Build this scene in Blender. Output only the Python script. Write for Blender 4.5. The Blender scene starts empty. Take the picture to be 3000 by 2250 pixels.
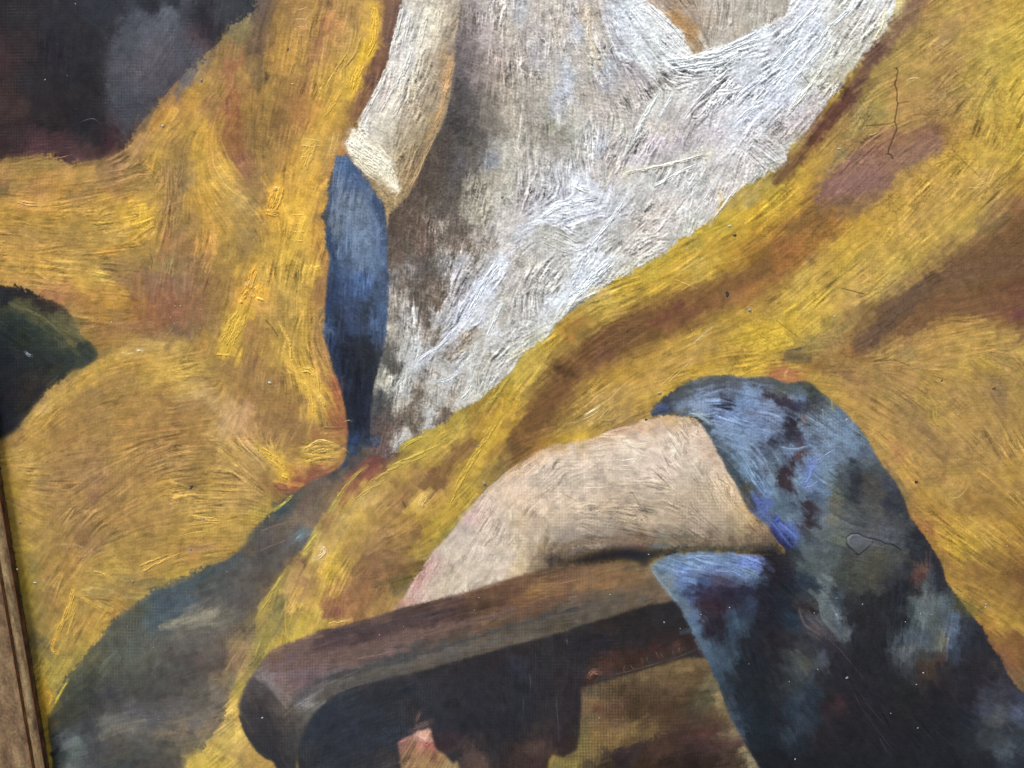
import bpy, math, random
import numpy as np
from mathutils import Vector

sc = bpy.context.scene
# ------------------------------------------------------------------ CAMERA, LIGHT, EXPOSURE
PITCH = math.radians(13.5)                  # the phone is held a little above and looks down at the upright canvas
DIST, FPX = 0.18, 2250.0                    # metres to the canvas along the axis; focal length in photograph pixels
CAM = Vector((0, -DIST*math.cos(PITCH), DIST*math.sin(PITCH)))
FWD = Vector((0, math.cos(PITCH), -math.sin(PITCH)))
UPV = Vector((0, math.sin(PITCH), math.cos(PITCH)))
cd = bpy.data.cameras.new("camera"); cam = bpy.data.objects.new("camera", cd); sc.collection.objects.link(cam)
cam.location = CAM; cam.rotation_euler = (math.radians(90)-PITCH, 0, 0)
cd.sensor_width = 36; cd.lens = FPX/3000*36; cd.clip_start = .005; cd.clip_end = 20
sc.camera = cam

w = bpy.data.worlds.new("World"); sc.world = w; w.use_nodes = True
bg = w.node_tree.nodes["Background"]; bg.inputs[0].default_value = (.88, .93, 1, 1); bg.inputs[1].default_value = .38
def area(name, loc, aim, size, size_y, power, col):
    l = bpy.data.lights.new(name, 'AREA'); l.shape = 'RECTANGLE'; l.size = size; l.size_y = size_y; l.energy = power; l.color = col
    o = bpy.data.objects.new(name, l); sc.collection.objects.link(o); o.location = loc
    o.rotation_euler = (Vector(aim)-Vector(loc)).to_track_quat('-Z', 'Y').to_euler()
area("window_light", (-.75, -.75, 1.9), (0, 0, 0), .8, .5, 86, (1, .975, .94))
vs = sc.view_settings
vs.view_transform = 'Standard'; vs.look = 'None'; vs.exposure = 0; vs.gamma = 1; vs.use_curve_mapping = False
# ------------------------------------------------------------------ PAINT DATA
# Pigment samples read off the picture: region letter + position + colour. Positions are in
# tiles of 750 photograph pixels, measured at a zoom of 2.212; "#10" = tile column 1, row 0.
SAMPLES = """
#00
D 100,100 2a272b;400,100 2b2a30;650,60 2c2e36;750,150 2b2b33;100,300 31292c;30,350 3a2b2d;400,300 29272d;600,300 2b2a2f;250,500 2a272b;500,480 28272c;60,700 3d2e2c;100,850 36292a;300,650 2b2629;500,700 2a262a;650,600 2a2729;300,800 2c2729;550,820 26252a;620,900 2b272b;60,980 3a2a2b;250,930 4a3034;400,960 452e31;600,980 44302f;720,920 40292e;500,1030 4c3335;850,870 42302f;1300,100 2b2a31;1500,60 33353b;1350,200 302c33;1280,270 4a3a3f;1400,200 302d35;1450,100 34353c
Q 900,100 4a4d55;1100,100 50555c;1000,200 4f5259;850,300 474a50;1000,350 535056;900,450 504e54;1000,500 4d4a50;1100,400 4f4c52;1100,520 47454c;850,600 45474d;950,650 44464c;830,750 42444a;880,800 44464a;800,150 454850;1200,350 484a52;960,30 2a2d33;800,20 3a3e46;1150,20 30333a;1220,30 454850
Y 1600,80 7c6f45;1520,180 6e6240;1450,300 7d6436;1300,380 74603c;1250,480 7a6a4f;1350,470 94703f;1200,600 95702f;1200,500 675f61;1150,650 8b6136;1250,650 ad8235;1300,550 a07a3a;1400,550 8d6c36;1500,450 8a5c3a;1500,600 8a5a38;1500,750 855233;1500,900 7d5230;1580,500 8a6a38;1620,700 8f6a33;1600,900 7a5a35;1380,700 8d673a;1440,850 8f6a34;1450,1000 875f33;1550,1050 7c533a;1600,1130 805a3c;1350,850 b78c38;1250,800 a47f37;1150,750 a9803a;1050,750 b37f36;950,800 a1763a;1100,850 9b7737;1000,900 9d7a3a;900,930 957042;850,1000 86673a;1180,960 85683a;1300,950 a98334;1400,950 b58a38;1100,1050 856a35;1200,1050 8c6f38;1300,1050 a88335;1050,1000 9c7734;1000,1080 a68037;900,1080 8c6c3b;800,1080 876441;700,1080 866643;650,1060 7b6335;700,1150 84613f;600,1130 967243;500,1100 987639;400,1080 8d6c3c;300,1050 8b7038;150,1060 876b37;60,1060 826434;30,1170 7b5a38;30,1230 6b5832;150,1150 967335;300,1150 9a7238;450,1180 9a713a;250,1220 8d6439;100,1220 90703a;400,1250 97702f;550,1200 8e6c38;650,1230 9a753a;750,1230 90683b;850,1200 8f7039;950,1180 94743c;150,1310 a87a3c;230,1330 c0924a;60,1300 a97f38;350,1310 a17836;500,1300 93703c;600,1290 997437;700,1280 b38c38;850,1300 b38a36;900,1370 c59b36;930,1430 c9a038;800,1400 a98533;700,1380 a07d38;600,1400 a37f35;400,1380 a77f33;200,1400 a17b33;50,1400 a17b33;300,1450 907030;500,1450 8f7036;100,1480 93703a;50,1560 a07b3d;200,1550 9a783f;100,1620 a57c38;300,1600 a07a38;400,1550 93733a;600,1560 99793a;750,1540 a98641;850,1550 a78135;700,1620 a97f33;900,1600 8c6b34;1000,1550 9a7838;960,1300 a5823a;1050,1250 977539;1050,1400 8f6d38;1100,1150 8d6a3e;1100,1300 876140;1150,1200 876b3c;1200,1180 806844;1180,1400 7f6539;1150,1500 7f623b;1200,1600 806038;1130,1590 98673f;1250,1450 8c6c3a;1250,1300 aa8137;1350,1300 b08535;1300,1200 ab8437;1400,1200 b48b39;1350,1100 b38a38;1420,1100 c09840;1500,1180 b69246;1550,1300 ad8c4a;1600,1280 a8894d;1450,1350 a8843d;1550,1450 98783d;1350,1450 a98038;1300,1550 a97f3b;1370,1560 c08b45;1450,1550 a88137;1480,1640 8d6f36;1600,1500 846a3d;1640,1300 7c6337;1600,1600 7d6338;1640,1150 80633a
#10
Y 30,100 5c4a3c;20,300 5f4a38;100,80 6b5236;60,60 584a42;150,120 7f6030;200,80 8a6835;300,50 97713c;300,100 8d6b42;300,200 a07840;220,250 9a7438;150,350 a57c36;250,380 a8803a;350,200 9a763e;400,100 957438;400,60 a3803f;450,40 82603a;440,180 835c3a;400,300 80583a;470,170 99693e;500,130 b07d49;550,50 99743f;500,250 a37a42;450,320 a37a42;600,100 8f6f3c;680,60 a98446;650,200 9d7b43;600,300 9b7b44;550,330 a98544;700,80 ad8843;760,80 c59a3a;780,180 caa03a;740,250 c49a34;700,340 c9a02e;740,330 c7a034;650,500 d0a633;640,560 b89335;560,400 a9843b;620,420 b8923a;500,450 b38c3a;400,480 a47f38;350,420 8a653c;330,550 8b6238;450,600 b58d3a;540,650 bf9638;600,640 b08c38;650,620 8a6a33;560,750 a8853a;640,720 7d5b35;600,800 815c36;700,620 6f4c32;500,750 b98f36;400,700 b08436;400,850 b98e3c;300,750 926635;300,620 8d6436;200,450 957036;100,450 957036;150,600 866434;80,600 8d6c33;60,750 7d6030;160,800 6e5130;220,700 7f5c32;250,850 9a7439;30,900 74592f;30,500 634f34;100,900 8a6a35;180,950 8a6735;100,1050 8f6d38;60,1150 8a693a;30,1250 8a6a3a;150,1100 a37a38;240,1000 b58538;350,920 c39b47;330,1000 b98f3b;280,1080 bd9038;400,1000 b98f40;450,900 a8853c;500,920 a98a4a;550,880 94703a;570,960 97683c;480,1000 a87f40;400,1100 b68c3d;460,1100 a17540;350,1200 bb8f35;430,1200 a67c38;250,1200 aa8338;130,1250 cf9d38;110,1330 cc9c3a;160,1380 b98e36;60,1360 b88b3a;30,1450 95743a;60,1550 a88435;150,1500 a98333;250,1350 c69c36;270,1500 c79f3a;260,1600 c29a38;350,1300 b98e38;350,1500 b98f36;420,1450 aa7c38;430,1550 a57a3a;400,1620 a97e3b;200,1430 b98f36;860,30 6f4f3d;850,150 6c4d40;830,250 6f5040;820,350 6c4c3c;790,420 684638;750,520 64463b;720,600 6a4a3a;700,680 6e4c3d;660,750 6e4c38;800,30 7d5c3a;900,60 644a42;870,250 5f4740
S 960,100 c3c0be;1000,60 bcb5a8;1060,30 a8a193;1100,120 c4bfb0;1150,80 c3bca9;1200,120 c9bca6;1250,60 9d9280;950,250 bdb9b4;1050,230 c6c2b6;1000,320 c5c0b8;1130,250 c0b7a6;1180,250 b7aa92;1250,250 8e816f;1290,150 857462;900,380 b9b2ac;1000,420 c2c0bb;1080,420 a39885;1150,420 9a8c78;1230,430 a08465;1250,400 a48b68;1280,330 7a6959;850,500 beb7b0;950,520 c8c3bb;1050,540 a79b88;1150,560 8e806d;1240,520 b08e66;800,600 c0b8b0;880,620 ccbfb2;960,620 bdb4a6;1000,600 b5a88f;1100,650 8f816d;1180,650 8f7f69;1220,680 9c8560;750,700 beb8af;830,720 c6bdb0;900,730 c3b9ab;980,720 ab9c86;1050,760 8f8069;1150,780 9a8562;720,800 bfb9b0;800,820 c3bcad;880,820 b6ae9d;960,830 a1937b;1040,880 8b7b61;1100,900 917b59;660,830 c8c0ae;620,870 d8d1bd;640,950 d6cfbb;700,980 d5ccb6;600,940 c9c3b1;850,930 aaa08d;800,900 bdb5a3;780,1000 cfc5ad;850,1050 cdc3ab;900,950 988a73;950,950 8e7e66;1000,1000 8c7a5e;930,1050 897557;1050,1020 8a7252;820,1100 d8ceb5;750,1090 cfc5ad;880,1180 d6cbb1;850,1170 a39475;900,1230 c0b08f;800,1180 9a845f;760,1190 8c7650;950,1150 8f7a58;1000,1150 8b7250;900,1290 a28a60;930,1320 8a7250;850,1280 8d7550;980,1240 86704f;850,1400 6e5a42;840,1470 60503f
W 1340,100 6b5f58;1330,250 5a5050;1310,400 544c4b;1320,550 443f40;1290,700 46413f;1280,800 3c3939;1220,900 47403a;1230,1000 413a37;1150,980 55493c;1150,1100 4b4039;1080,1100 4a3e38;1040,1250 4d4038;1000,1350 4f4237;950,1400 504135;900,1450 4b4038;1050,1500 54453a;1100,1600 5a4a40;950,1600 50453b;1400,50 7d7370;1500,60 a39b95;1600,80 9f958b;1400,200 6e6361;1500,200 9c918c;1620,200 a3998d;1400,350 5c5453;1500,350 8f817a;1600,400 94867b;1380,520 625959;1480,480 796c64;1580,500 85786b;1400,700 4f4947;1500,650 6e6459;1600,620 8f8475;1400,850 45413f;1500,800 5f584f;1580,850 7d7466;1640,750 8f8577;1350,920 504b43;1450,950 57504a;1550,950 7a7672;1600,950 989489;1520,1030 7a7c82;1620,1050 a09b8d;1400,1050 544e49;1330,1080 4c4849;1300,1200 4b4540;1400,1180 6f675b;1480,1180 8f8874;1560,1150 8d8676;1640,1180 a8a393;1150,1250 4b4238;1200,1380 4c4641;1300,1350 4d4740;1400,1350 6d6556;1470,1290 918b78;1500,1380 7f7866;1600,1290 9b968c;1560,1400 9b968d;1640,1380 aba59b;1250,1500 5b5148;1350,1480 524b44;1430,1430 837c64;1450,1530 6f675f;1530,1500 8b867f;1600,1480 a39e98;1300,1600 5f5348;1400,1600 675b50;1500,1580 7d7064;1600,1580 aaa49d;1640,1640 b5b1ae;1180,1460 6e6054
B 540,1030 35587f;520,1100 44617d;560,1120 4a6b8c;600,1100 35587f;650,1100 2f4a70;540,1200 5b6f83;600,1200 3f628a;680,1200 3a5574;720,1250 4a627a;490,1180 2c4468;480,1280 304a6b;510,1300 677c88;600,1300 5e7484;700,1300 566d7d;760,1280 34506f;800,1320 2e486a;470,1400 2d4261;430,1430 2c3f5c;510,1430 5b6d78;600,1420 667d8f;700,1400 5c7488;780,1400 4c6883;830,1400 2f4460;470,1520 2d4463;530,1500 576a77;620,1540 5a7a9a;720,1530 5f7c92;800,1520 4f6f90;840,1530 2f4664;480,1620 2c4260;550,1620 4b6784;650,1620 5a7793;750,1620 5a7a94;820,1620 3d5a80
#20
W 50,50 9a9a9c;150,60 a39a90;250,60 a59f94;100,200 9a938c;200,180 a29a95;300,150 a09588;400,100 9c9695;450,200 adb1b9;500,100 9c8e7c;520,200 a99f90;600,100 a2a2a5;600,280 9b958f;700,150 a6aab2;800,100 b5bcc4;850,50 b9c0c6;950,150 b3b4b0;900,200 b1b5b5;1000,200 b7bbba;1050,260 b9bdbc;1100,330 c2c5c3;800,250 abaeb2;700,280 9fa0a6;850,350 acafb1;780,360 a4a9b0;880,450 a9a9a8;900,530 9c9696;800,500 9d9597;700,450 8f8b89;640,430 9fa6b1;550,380 aaa391;620,520 949296;500,420 9b958a;400,400 9b948b;350,450 9ba1ab;250,400 9a948c;150,400 9a9798;50,400 9a9087;50,600 958c80;100,550 8f877c;200,550 979084;350,600 9da1a8;300,700 a0a1a5;200,700 8f8a80;100,700 8a8378;50,850 938b7d;150,850 7e786b;250,830 83806f;320,880 7a7568;420,880 9c9a93;400,750 9f998f;450,600 948b81;550,650 9b948a;520,880 a3a19d;600,750 a89e97;700,700 9a938b;750,600 958d83;850,620 8f8782;850,700 9e9791;900,680 b5b5ae;1000,600 bcbdb7;950,570 7a7268;1050,580 aeaca5;1100,500 b1b0ad;1050,400 bcc0be;1150,400 b9bdbb;1250,370 b9bebe;1350,330 b9bfc2;1450,300 bcc2c7;1550,230 bcc4cd;1620,220 bdc5ce;1500,350 b4bac0;1600,350 b5bbbe;1300,450 adb0af;1400,430 b3b7b8;1550,450 acb2b7;1200,480 b2b2b1;1200,600 aeacac;1300,600 a6a4a5;1400,580 b0b2b5;1500,580 aeb2b9;1620,600 b3b8c1;1100,680 a9a39f;1050,730 938e8c;1000,800 a9a197;950,830 b0a79a;1100,850 9a9290;1150,800 9d9694;1250,750 b0abae;1350,700 b7b4b9;1450,750 b8b7bb;1550,700 bcc0ca;1500,780 b7bac4;1620,750 b4b8c1;1600,850 b4b6bc;1450,880 bcbcc0;1300,880 b1aaae;1200,900 a09b9a;1050,930 9a9096;930,920 b1a6ac;850,950 b0a8a8;900,1000 a39ba0;800,1050 aaa3a7;750,950 a9a4a0;780,900 b0aea5;650,900 a9a49e;700,820 a7a297;600,1000 a9a29a;500,1000 aaa5a0;550,950 a5a9b4;400,1000 9d9a94;300,1000 95918a;200,1000 979088;100,1000 9b958b;50,1000 9c958b;50,1150 958f89;150,1150 989490;250,1150 a3a3a6;350,1150 a5a5a8;450,1180 b9bcc5;420,1220 bcc0ca;550,1150 a9a39d;650,1100 aca49a;700,1180 b1ada8;750,1120 bdb7a5;850,1100 b0aba3;900,1100 a5a29b;1000,1080 a9a59e;1000,1050 9e9893;1100,1020 a6a29d;1200,1010 b2aeaa;1250,1000 b9b5a0;1350,1000 b3b0ae;1450,1000 b4afac;1550,950 b2adad;1620,950 a29e9a;1500,1100 bcb5af;1600,1100 b5b2ac;1400,1100 aca8a4;1300,1100 a29e99;1200,1100 b0aeaa;1100,1150 a9a8a4;1000,1200 a5a4a1;900,1200 a4a3a0;1150,1230 a9aaa8;1250,1200 b5b2ae;1350,1200 b9b2ac;1450,1180 bfb7b0;1550,1150 b9b3ad;1300,1300 bab3ad;1200,1300 b2ada8;1100,1300 b5ada5;1000,1300 b4aca3;900,1280 a39e99;800,1300 999691;750,1300 9a9a99;700,1350 abadb2;750,1200 b0aeab;650,1220 b0aba8;600,1270 b9bec9;500,1250 b5b9c4;400,1300 b4b7c1;300,1300 abacb4;150,1300 9d9b9f;50,1300 8d8582;50,1400 9a928e;150,1380 acadb2;100,1470 b8bcc6;50,1550 a9a9ac;250,1400 b9bdc6;350,1450 bcc1cb;500,1400 b6bac4;600,1380 aeb0b6;550,1480 9d9d9a;450,1520 9c9c98;300,1520 8f8d84;200,1500 8c8a80;250,1600 8f8d85;350,1600 a09f9b;100,1600 9a9894;450,1620 b5bac2;550,1560 afb2b6;700,1500 9b9993;650,1400 a5a5a3;650,1600 9e9b94;750,1600 a9a49c;800,1500 b2aaa1;900,1500 b0a79e;850,1400 b5aaa0;1000,1400 b6aea5;1000,1500 aeaaa3;1100,1400 b7b1a9;1200,1400 afaca4;1150,1480 a5a499;1050,1550 9d9b92
N 950,30 9d8c7e;1050,50 96826f;1070,110 9b774f;1100,150 8f6d48;1160,210 9a7850;1180,270 9b8468;1150,80 9a8a7a;1250,100 a09384;1300,50 a39a90;1400,80 a39a8f;1500,50 a59d92;1600,60 a39d93;1400,200 a49c91;1250,220 a3998b;1300,290 a9a296;1550,130 a6a095;1500,200 a59c8e
Z 1620,1200 8f7a2c;1500,1250 9c8434;1560,1300 a18f5a;1450,1360 a3882f;1600,1350 b48f24;1500,1400 b29025;1400,1450 a58a2c;1600,1450 ae8525;1550,1550 a87e28;1450,1520 a27c25;1350,1500 a98f2b;1300,1580 a9882a;1200,1580 a08a33;1150,1640 a88a2a;1400,1600 a07a26;1640,1600 7a5525;1520,1640 8f6723
#30
W 50,50 a8a196;30,100 b0a79c;150,60 b9bcbf;250,50 bcc2ca;350,50 b2b4b3;500,60 b4b3ab;650,50 b6b6b2;750,40 c2c1bd;100,200 a9adb2;200,180 b8bfca;300,150 b7bdc6;450,150 aeaba1;600,150 b5b0a9;700,120 b9b5ab;50,330 a6a8aa;150,320 b9c2ce;250,300 b5bbc4;380,330 aeaea8;500,280 a9a59a;600,250 afaa9f;680,230 b3ad99;50,450 b2b8c2;150,450 b8c0cb;250,420 b1b5ba;350,450 a9a9a2;450,400 b0ada0;550,380 aaa693;30,600 b3b9c4;120,600 b7bec9;230,560 aeb0ae;300,520 b9b8a9;400,500 a8a495;480,480 a59e85;50,700 a9aeb6;200,700 b3aeb0;300,650 afa8a6;380,600 a8a294;100,780 a59e9c;200,800 b3a9a8;280,750 aea39f;50,880 a7a19b;150,880 aaa098;50,1000 aaa9a7;100,980 aeaaa2;30,1100 a5a49c;200,900 938876
Z 850,50 b9ae79;880,20 bdaf72;800,130 aaa07a;760,200 a29469;700,280 8a7a50;600,400 9a8448;550,480 a38734;510,560 9d7f2f;430,640 8e7230;950,30 7b5f3c;900,120 7a5c3c;850,180 765b3a;780,250 745a40;720,330 6a5040;660,400 63493a;600,500 5d4036;550,580 5b3d35;500,650 5b3c33;430,720 5c3a2e;370,800 633f2c;300,880 6b452c;250,950 6f4d30;200,1030 6a4a30;130,1100 6b5030;70,1160 6a5530;240,920 96762e;160,960 9c8438;30,1200 8c7935;1000,60 8a6a38;1000,20 7b573a;1100,50 9a7c3a;1200,60 a0843c;1300,40 9f7a3c;1450,50 a28537;1600,50 a6862f;950,150 8a7038;1050,170 96793a;1200,150 987740;1350,120 a27f3c;1500,120 a68736;1620,150 a88c33;870,280 8f743a;1000,280 94783a;1150,270 917442;1300,260 9f833a;1450,250 ab8f3c;1600,260 a88d35;800,400 92773a;950,400 947838;1000,380 9d8040;1100,400 917239;1250,380 98783e;1400,400 a28a38;1550,400 aa9038;1640,400 ab8f33;700,480 8a7537;900,520 9c8040;850,560 a0773f;1000,520 94783a;1150,500 8d6e3a;1300,520 a08538;1450,520 a0873a;1600,520 b3962f;650,620 8b7539;750,650 8f7938;870,650 9f7a40;1000,650 92713a;1100,600 8f7042;1250,620 957a3d;1400,620 a68b3b;1550,640 a98c34;600,720 857343;700,750 8d7a40;780,780 937a3a;900,750 9c7840;1000,750 8d6b3c;1150,720 8b6d38;1300,720 a08339;1450,750 a98c36;1600,750 b39433;480,820 8e733a;600,830 8a7540;680,860 8f7538;780,840 8d6f3c;400,900 98763a;350,950 a07c33;500,930 8b6e3a;600,930 8a6a3c;1200,850 8d6b30;1300,850 9d7a30;1450,880 a98632;1600,880 b3922f;300,1030 ab8830;400,1020 9a7838;470,1020 82704a;200,1100 ab8a2e;350,1100 977a34;100,1180 a4842c;200,1200 b08c2a;50,1280 a58a28;150,1300 ae8828;300,1180 9a7330;250,1300 8a6528;50,1400 b08a28;150,1370 9d7727;50,1500 8d6522;150,1480 7d5a28;350,1300 765638;300,1400 74522a;450,1420 8a6028;400,1500 8a5f28;250,1500 80592a;100,1600 87562a;200,1580 8c5c28;330,1560 8f6228;400,1600 a37d30;500,1550 b2902f;500,1500 a67c2f;800,880 805840;700,950 7c5344;900,950 7d5a3a;1000,900 785040;1080,900 74503f;1000,980 775340;1100,980 745838;600,1020 7c5648;700,1080 7b5642;850,1080 7a5840;950,1040 7b6045;500,1080 785248;450,1180 745044;600,1180 755347;750,1180 775645;850,1150 7a5c3e;400,1250 6e4f3e;550,1260 725344;700,1270 76583f;480,1300 6b5136;600,1330 7e5f38;1150,1000 ad8832;1250,980 a8852f;1050,1080 a18035;900,1180 a5823a;1000,1180 b08b35;1150,1100 ad8932;1300,1100 ac8a38;1450,1020 a88935;1600,1000 a98b30;1400,1150 ab8a45;1350,1200 a9863d;1550,1120 9c7d30;1640,1080 9a7a2b;750,1270 a07b30;850,1280 b28c33;950,1250 ae883a;1100,1220 a4803a;1250,1250 a9873a;1400,1280 a4843a;1550,1230 957535;1640,1200 8a6828;700,1380 a37f2f;850,1400 ae8a36;1000,1380 a5823c;1150,1400 ac8a3a;1300,1380 a98835;1400,1350 9c8038;1500,1350 87693a;1600,1330 755230;600,1450 a88228;750,1480 b18c34;900,1480 a5823a;1050,1470 ad8a3c;1200,1480 ab8c3a;1300,1450 a08338;1400,1450 7a6038;1500,1440 6c5232;1600,1450 6c4c2c;550,1600 ad8a30;700,1580 ae8c38;850,1560 b39038;1000,1580 ae8d38;1100,1540 a68638;1130,1620 86693a;1220,1550 7c6134;1350,1550 6c4f30;1500,1560 684a2e;1620,1560 674a2c;1350,1640 6b4e2f
#01
Y 100,50 a5803b;300,60 ad8438;450,60 ad8a42;550,40 967639;700,40 7e6335;750,80 806237;850,60 876a38;930,50 836839;1000,80 7f6638;1100,60 826a40;1200,60 7f6240;1300,60 80603b;1400,80 8f7038;100,150 a87f3c;300,150 ad8640;500,130 ab8438;650,110 b39243;740,150 9c7a3c;820,150 7f5f3d;900,120 7e5c3e;1000,150 7b5b43;1100,180 7d6048;1200,180 7b5a42;1350,150 7e5f38;1450,150 8c6c38;1550,100 a37f35;1550,200 a07833;200,210 a37c42;300,240 97693f;400,250 966640;500,280 966838;600,260 997033;700,230 a87c38;800,250 a07834;900,260 825a38;1000,280 7b5238;1100,300 7e543a;1200,300 7f5a3a;1300,280 7f5c3a;1400,280 7f6135;1480,300 8c6b35;1580,280 b98b38;1640,240 c5933a;450,330 8b6a37;550,350 936d34;700,340 a4792f;800,340 97702e;900,380 825632;1000,400 7e5335;1150,390 80563c;1300,380 7a573a;1400,400 7c5f38;1480,380 a38135;1550,400 c39d38;430,420 6f5f34;500,450 7f6636;600,430 85613a;650,500 845c36;750,440 86633a;800,480 8a6838;900,470 83603a;1000,470 7c5738;1150,480 6b5540;1250,480 6d5740;1350,480 7f6438;1500,480 bf9a38;1450,580 c39c3a;1500,640 be9836;550,520 80632f;650,580 83602f;750,560 8c6a36;850,560 a88443;1000,560 b08f4e;1150,550 a88744;1300,530 967234;1380,560 96743c;600,600 8d6d33;700,620 9e7c3d;800,620 b08e4c;900,630 a98750;1000,640 a6833c;1200,640 a88644;1350,640 9b783a;1600,600 8c6a3a;1640,500 8c663a;1560,700 8c6c3a;1640,700 7f5d3a;550,720 a8843c;700,700 b08b3c;850,680 a37e38;800,750 90703a;950,740 b08b3c;1100,730 b28f3f;1250,720 a8863e;1350,740 8c6f3c;1450,750 876838;1600,800 87653a;450,830 a98542;400,880 a9873f;600,800 a6823a;700,800 93703a;880,800 8c6c38;1000,830 ad8a3e;1150,830 ad8a42;1250,850 b08e50;1300,900 a98a58;1400,850 977439;1550,880 8c6a36;1640,900 85633a;350,950 a88742;280,980 b08c50;500,900 92713a;600,880 86683c;750,880 8b6b38;900,920 8d6c38;1050,920 916e3a;1250,960 8f6d40;1400,950 a68552;1500,950 a88654;1600,960 a07a50;1550,1050 b08a5e;1450,1050 a8885a;200,1080 9f7d3c;300,1050 a17e38;450,1020 8d6c38;600,1020 8b6a3a;800,1040 9c753a;950,1040 946f3c;1100,1020 8b6938;1250,1050 8c6838;1350,1060 90703a;1500,1150 a98555;1600,1150 ad8350;1400,1150 a38248;1550,1250 a8854a;1640,1280 b08c58;100,1180 8d6d3a;200,1170 9b783a;350,1170 8f6d38;500,1150 8f6c38;700,1150 90703c;900,1150 8e6b38;1100,1150 8c6838;1250,1170 8d6a36;1350,1200 90713c;50,1270 ad8a3d;100,1250 a28044;250,1230 9a7838;400,1250 8f6c3c;600,1260 8b6a3e;800,1250 98723c;1000,1250 987340;1200,1250 926f3c;1350,1280 8a6a38;1450,1250 a8864a;1500,1280 a28040;1600,1350 a38148;30,1350 ae8a3a;150,1350 a38142;300,1350 8f6e3c;450,1350 8b6a3c;600,1370 8a693e;750,1370 90703d;900,1340 987340;1050,1350 967542;1200,1350 8f7140;1320,1370 8a6b38;1450,1380 a8874a;1550,1450 9a7a42;60,1450 b38f3c;150,1450 a4813a;300,1450 8e6e42;450,1450 8b6a3c;600,1450 856443;750,1450 8e6c3f;900,1440 93703e;1050,1450 9a773c;1200,1420 8f703c;1350,1450 9a7838;1500,1500 9f7d3c;1640,1480 9c7b45;80,1550 b7933c;180,1550 a88540;300,1550 907040;450,1540 8c6b3a;600,1540 855f42;750,1540 91703f;900,1530 98763e;1050,1520 a5803c;1180,1540 a8853f;1240,1500 7d6335;1350,1540 a68440;1500,1560 a38246;1620,1560 9c7c44;120,1630 a07f44;300,1620 987540;500,1620 917040;700,1620 8f6d3d;900,1620 95733d;1100,1620 96743f;1250,1600 b08e48;1400,1600 a8864a;1600,1620 8e6f42
G 50,220 27262b;150,240 2c2729;250,290 302827;350,330 3a2e28;420,360 4a3b30;30,290 242830;30,330 3a3b29;100,320 4d4b2d;150,350 4b4a2c;250,380 4c4b2c;300,430 4f4c2c;380,500 5b542f;450,530 675a30;400,400 5b5430;340,450 3f4530;450,470 5e5632;500,520 5c5733;50,400 2a3431;150,420 2a3531;250,470 2c3730;350,540 333c30;450,600 32392f;530,570 30382f;600,640 363c33;550,680 333b33;50,500 222a2d;150,550 2a3029;100,620 2c2d2e;250,600 2a332f;350,650 2b3534;450,680 2d3632;40,650 1e2429;150,720 25282b;250,720 282c2c;350,740 33352c;400,790 2e332e;50,800 212428;150,800 2f2a28;200,790 332e2a;300,800 302d29;100,900 262427;200,900 2f2a28;280,880 2d2b2b;50,1000 20232a;150,980 2b2926;50,1100 1f232b;100,1080 282a30;30,1160 2b2a2b
#11
Y 50,50 b28c3a;150,60 b38f3c;250,60 b6933c;300,40 a8873a;390,80 cfa540;350,150 b08d3b;430,60 8f6636;430,150 805a38;420,250 856038;150,200 b08d40;250,200 a8883c;200,300 9a7c3c;300,280 b38f3f;50,150 a9853d;30,220 c9993c;50,300 b08240;390,330 a27a3a;400,450 9c7640;100,380 aa8742;200,400 9c7c3c;300,400 a88639;60,480 8e6d38;150,470 907238;50,600 95723a;150,580 ad8a3c;230,560 9f7f3c;300,520 a98635;380,550 9d763a;80,650 a07c3c;180,660 b9953c;300,620 b08c3c;400,650 a8823f;440,620 a3774a;60,750 8d6b38;180,750 8f6e3b;250,750 c49a3e;330,740 c09838;380,800 c8a044;300,830 c29b40;420,870 bd963c;350,880 c8a040;250,850 93713a;100,800 87673a;90,820 8d6d40;450,800 9e7440;500,820 8f5b3a;530,900 8f5238;480,930 a87e3c;400,950 b8903e;60,950 886638;200,950 846235;300,930 87653a;370,1000 c0963f;450,1000 a07b38;520,1000 8c5a35;60,1100 84633a;200,1100 7f5f38;300,1080 846338;400,1100 90703c;480,1100 8a683a;540,1100 845038;60,1200 87683c;200,1200 82613a;300,1180 85643a;380,1220 a98740;450,1220 b3903f;500,1250 b8963f;550,1230 8a5c38;400,1180 8a5a38;350,1300 b3903c;450,1310 aa863c;270,1330 a37e3c;200,1280 8e6d3c;100,1290 bd9a4a;60,1260 c19a4a;150,1370 c79f3e;200,1420 bf9538;520,1330 8f683a;300,1380 90633a;400,1370 8f5c3a;250,1420 895338;350,1430 7f4838;450,1400 7a4a38;60,1350 8f6f3b;50,1450 8d6d3c;120,1450 90703c;60,1550 8e703c;180,1500 87573a;250,1480 7b4435;150,1570 6a5a35;60,1600 9a7d3a;30,1640 a08a3c
F 400,1450 4d4140;300,1500 4a403d;500,1380 3f3a3e;230,1560 323a44;200,1600 2c3a49;150,1630 2a3944;350,1550 53463e;450,1500 5a4a3f;300,1620 53463d;400,1620 5a4b3f;480,1560 65503d
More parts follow.
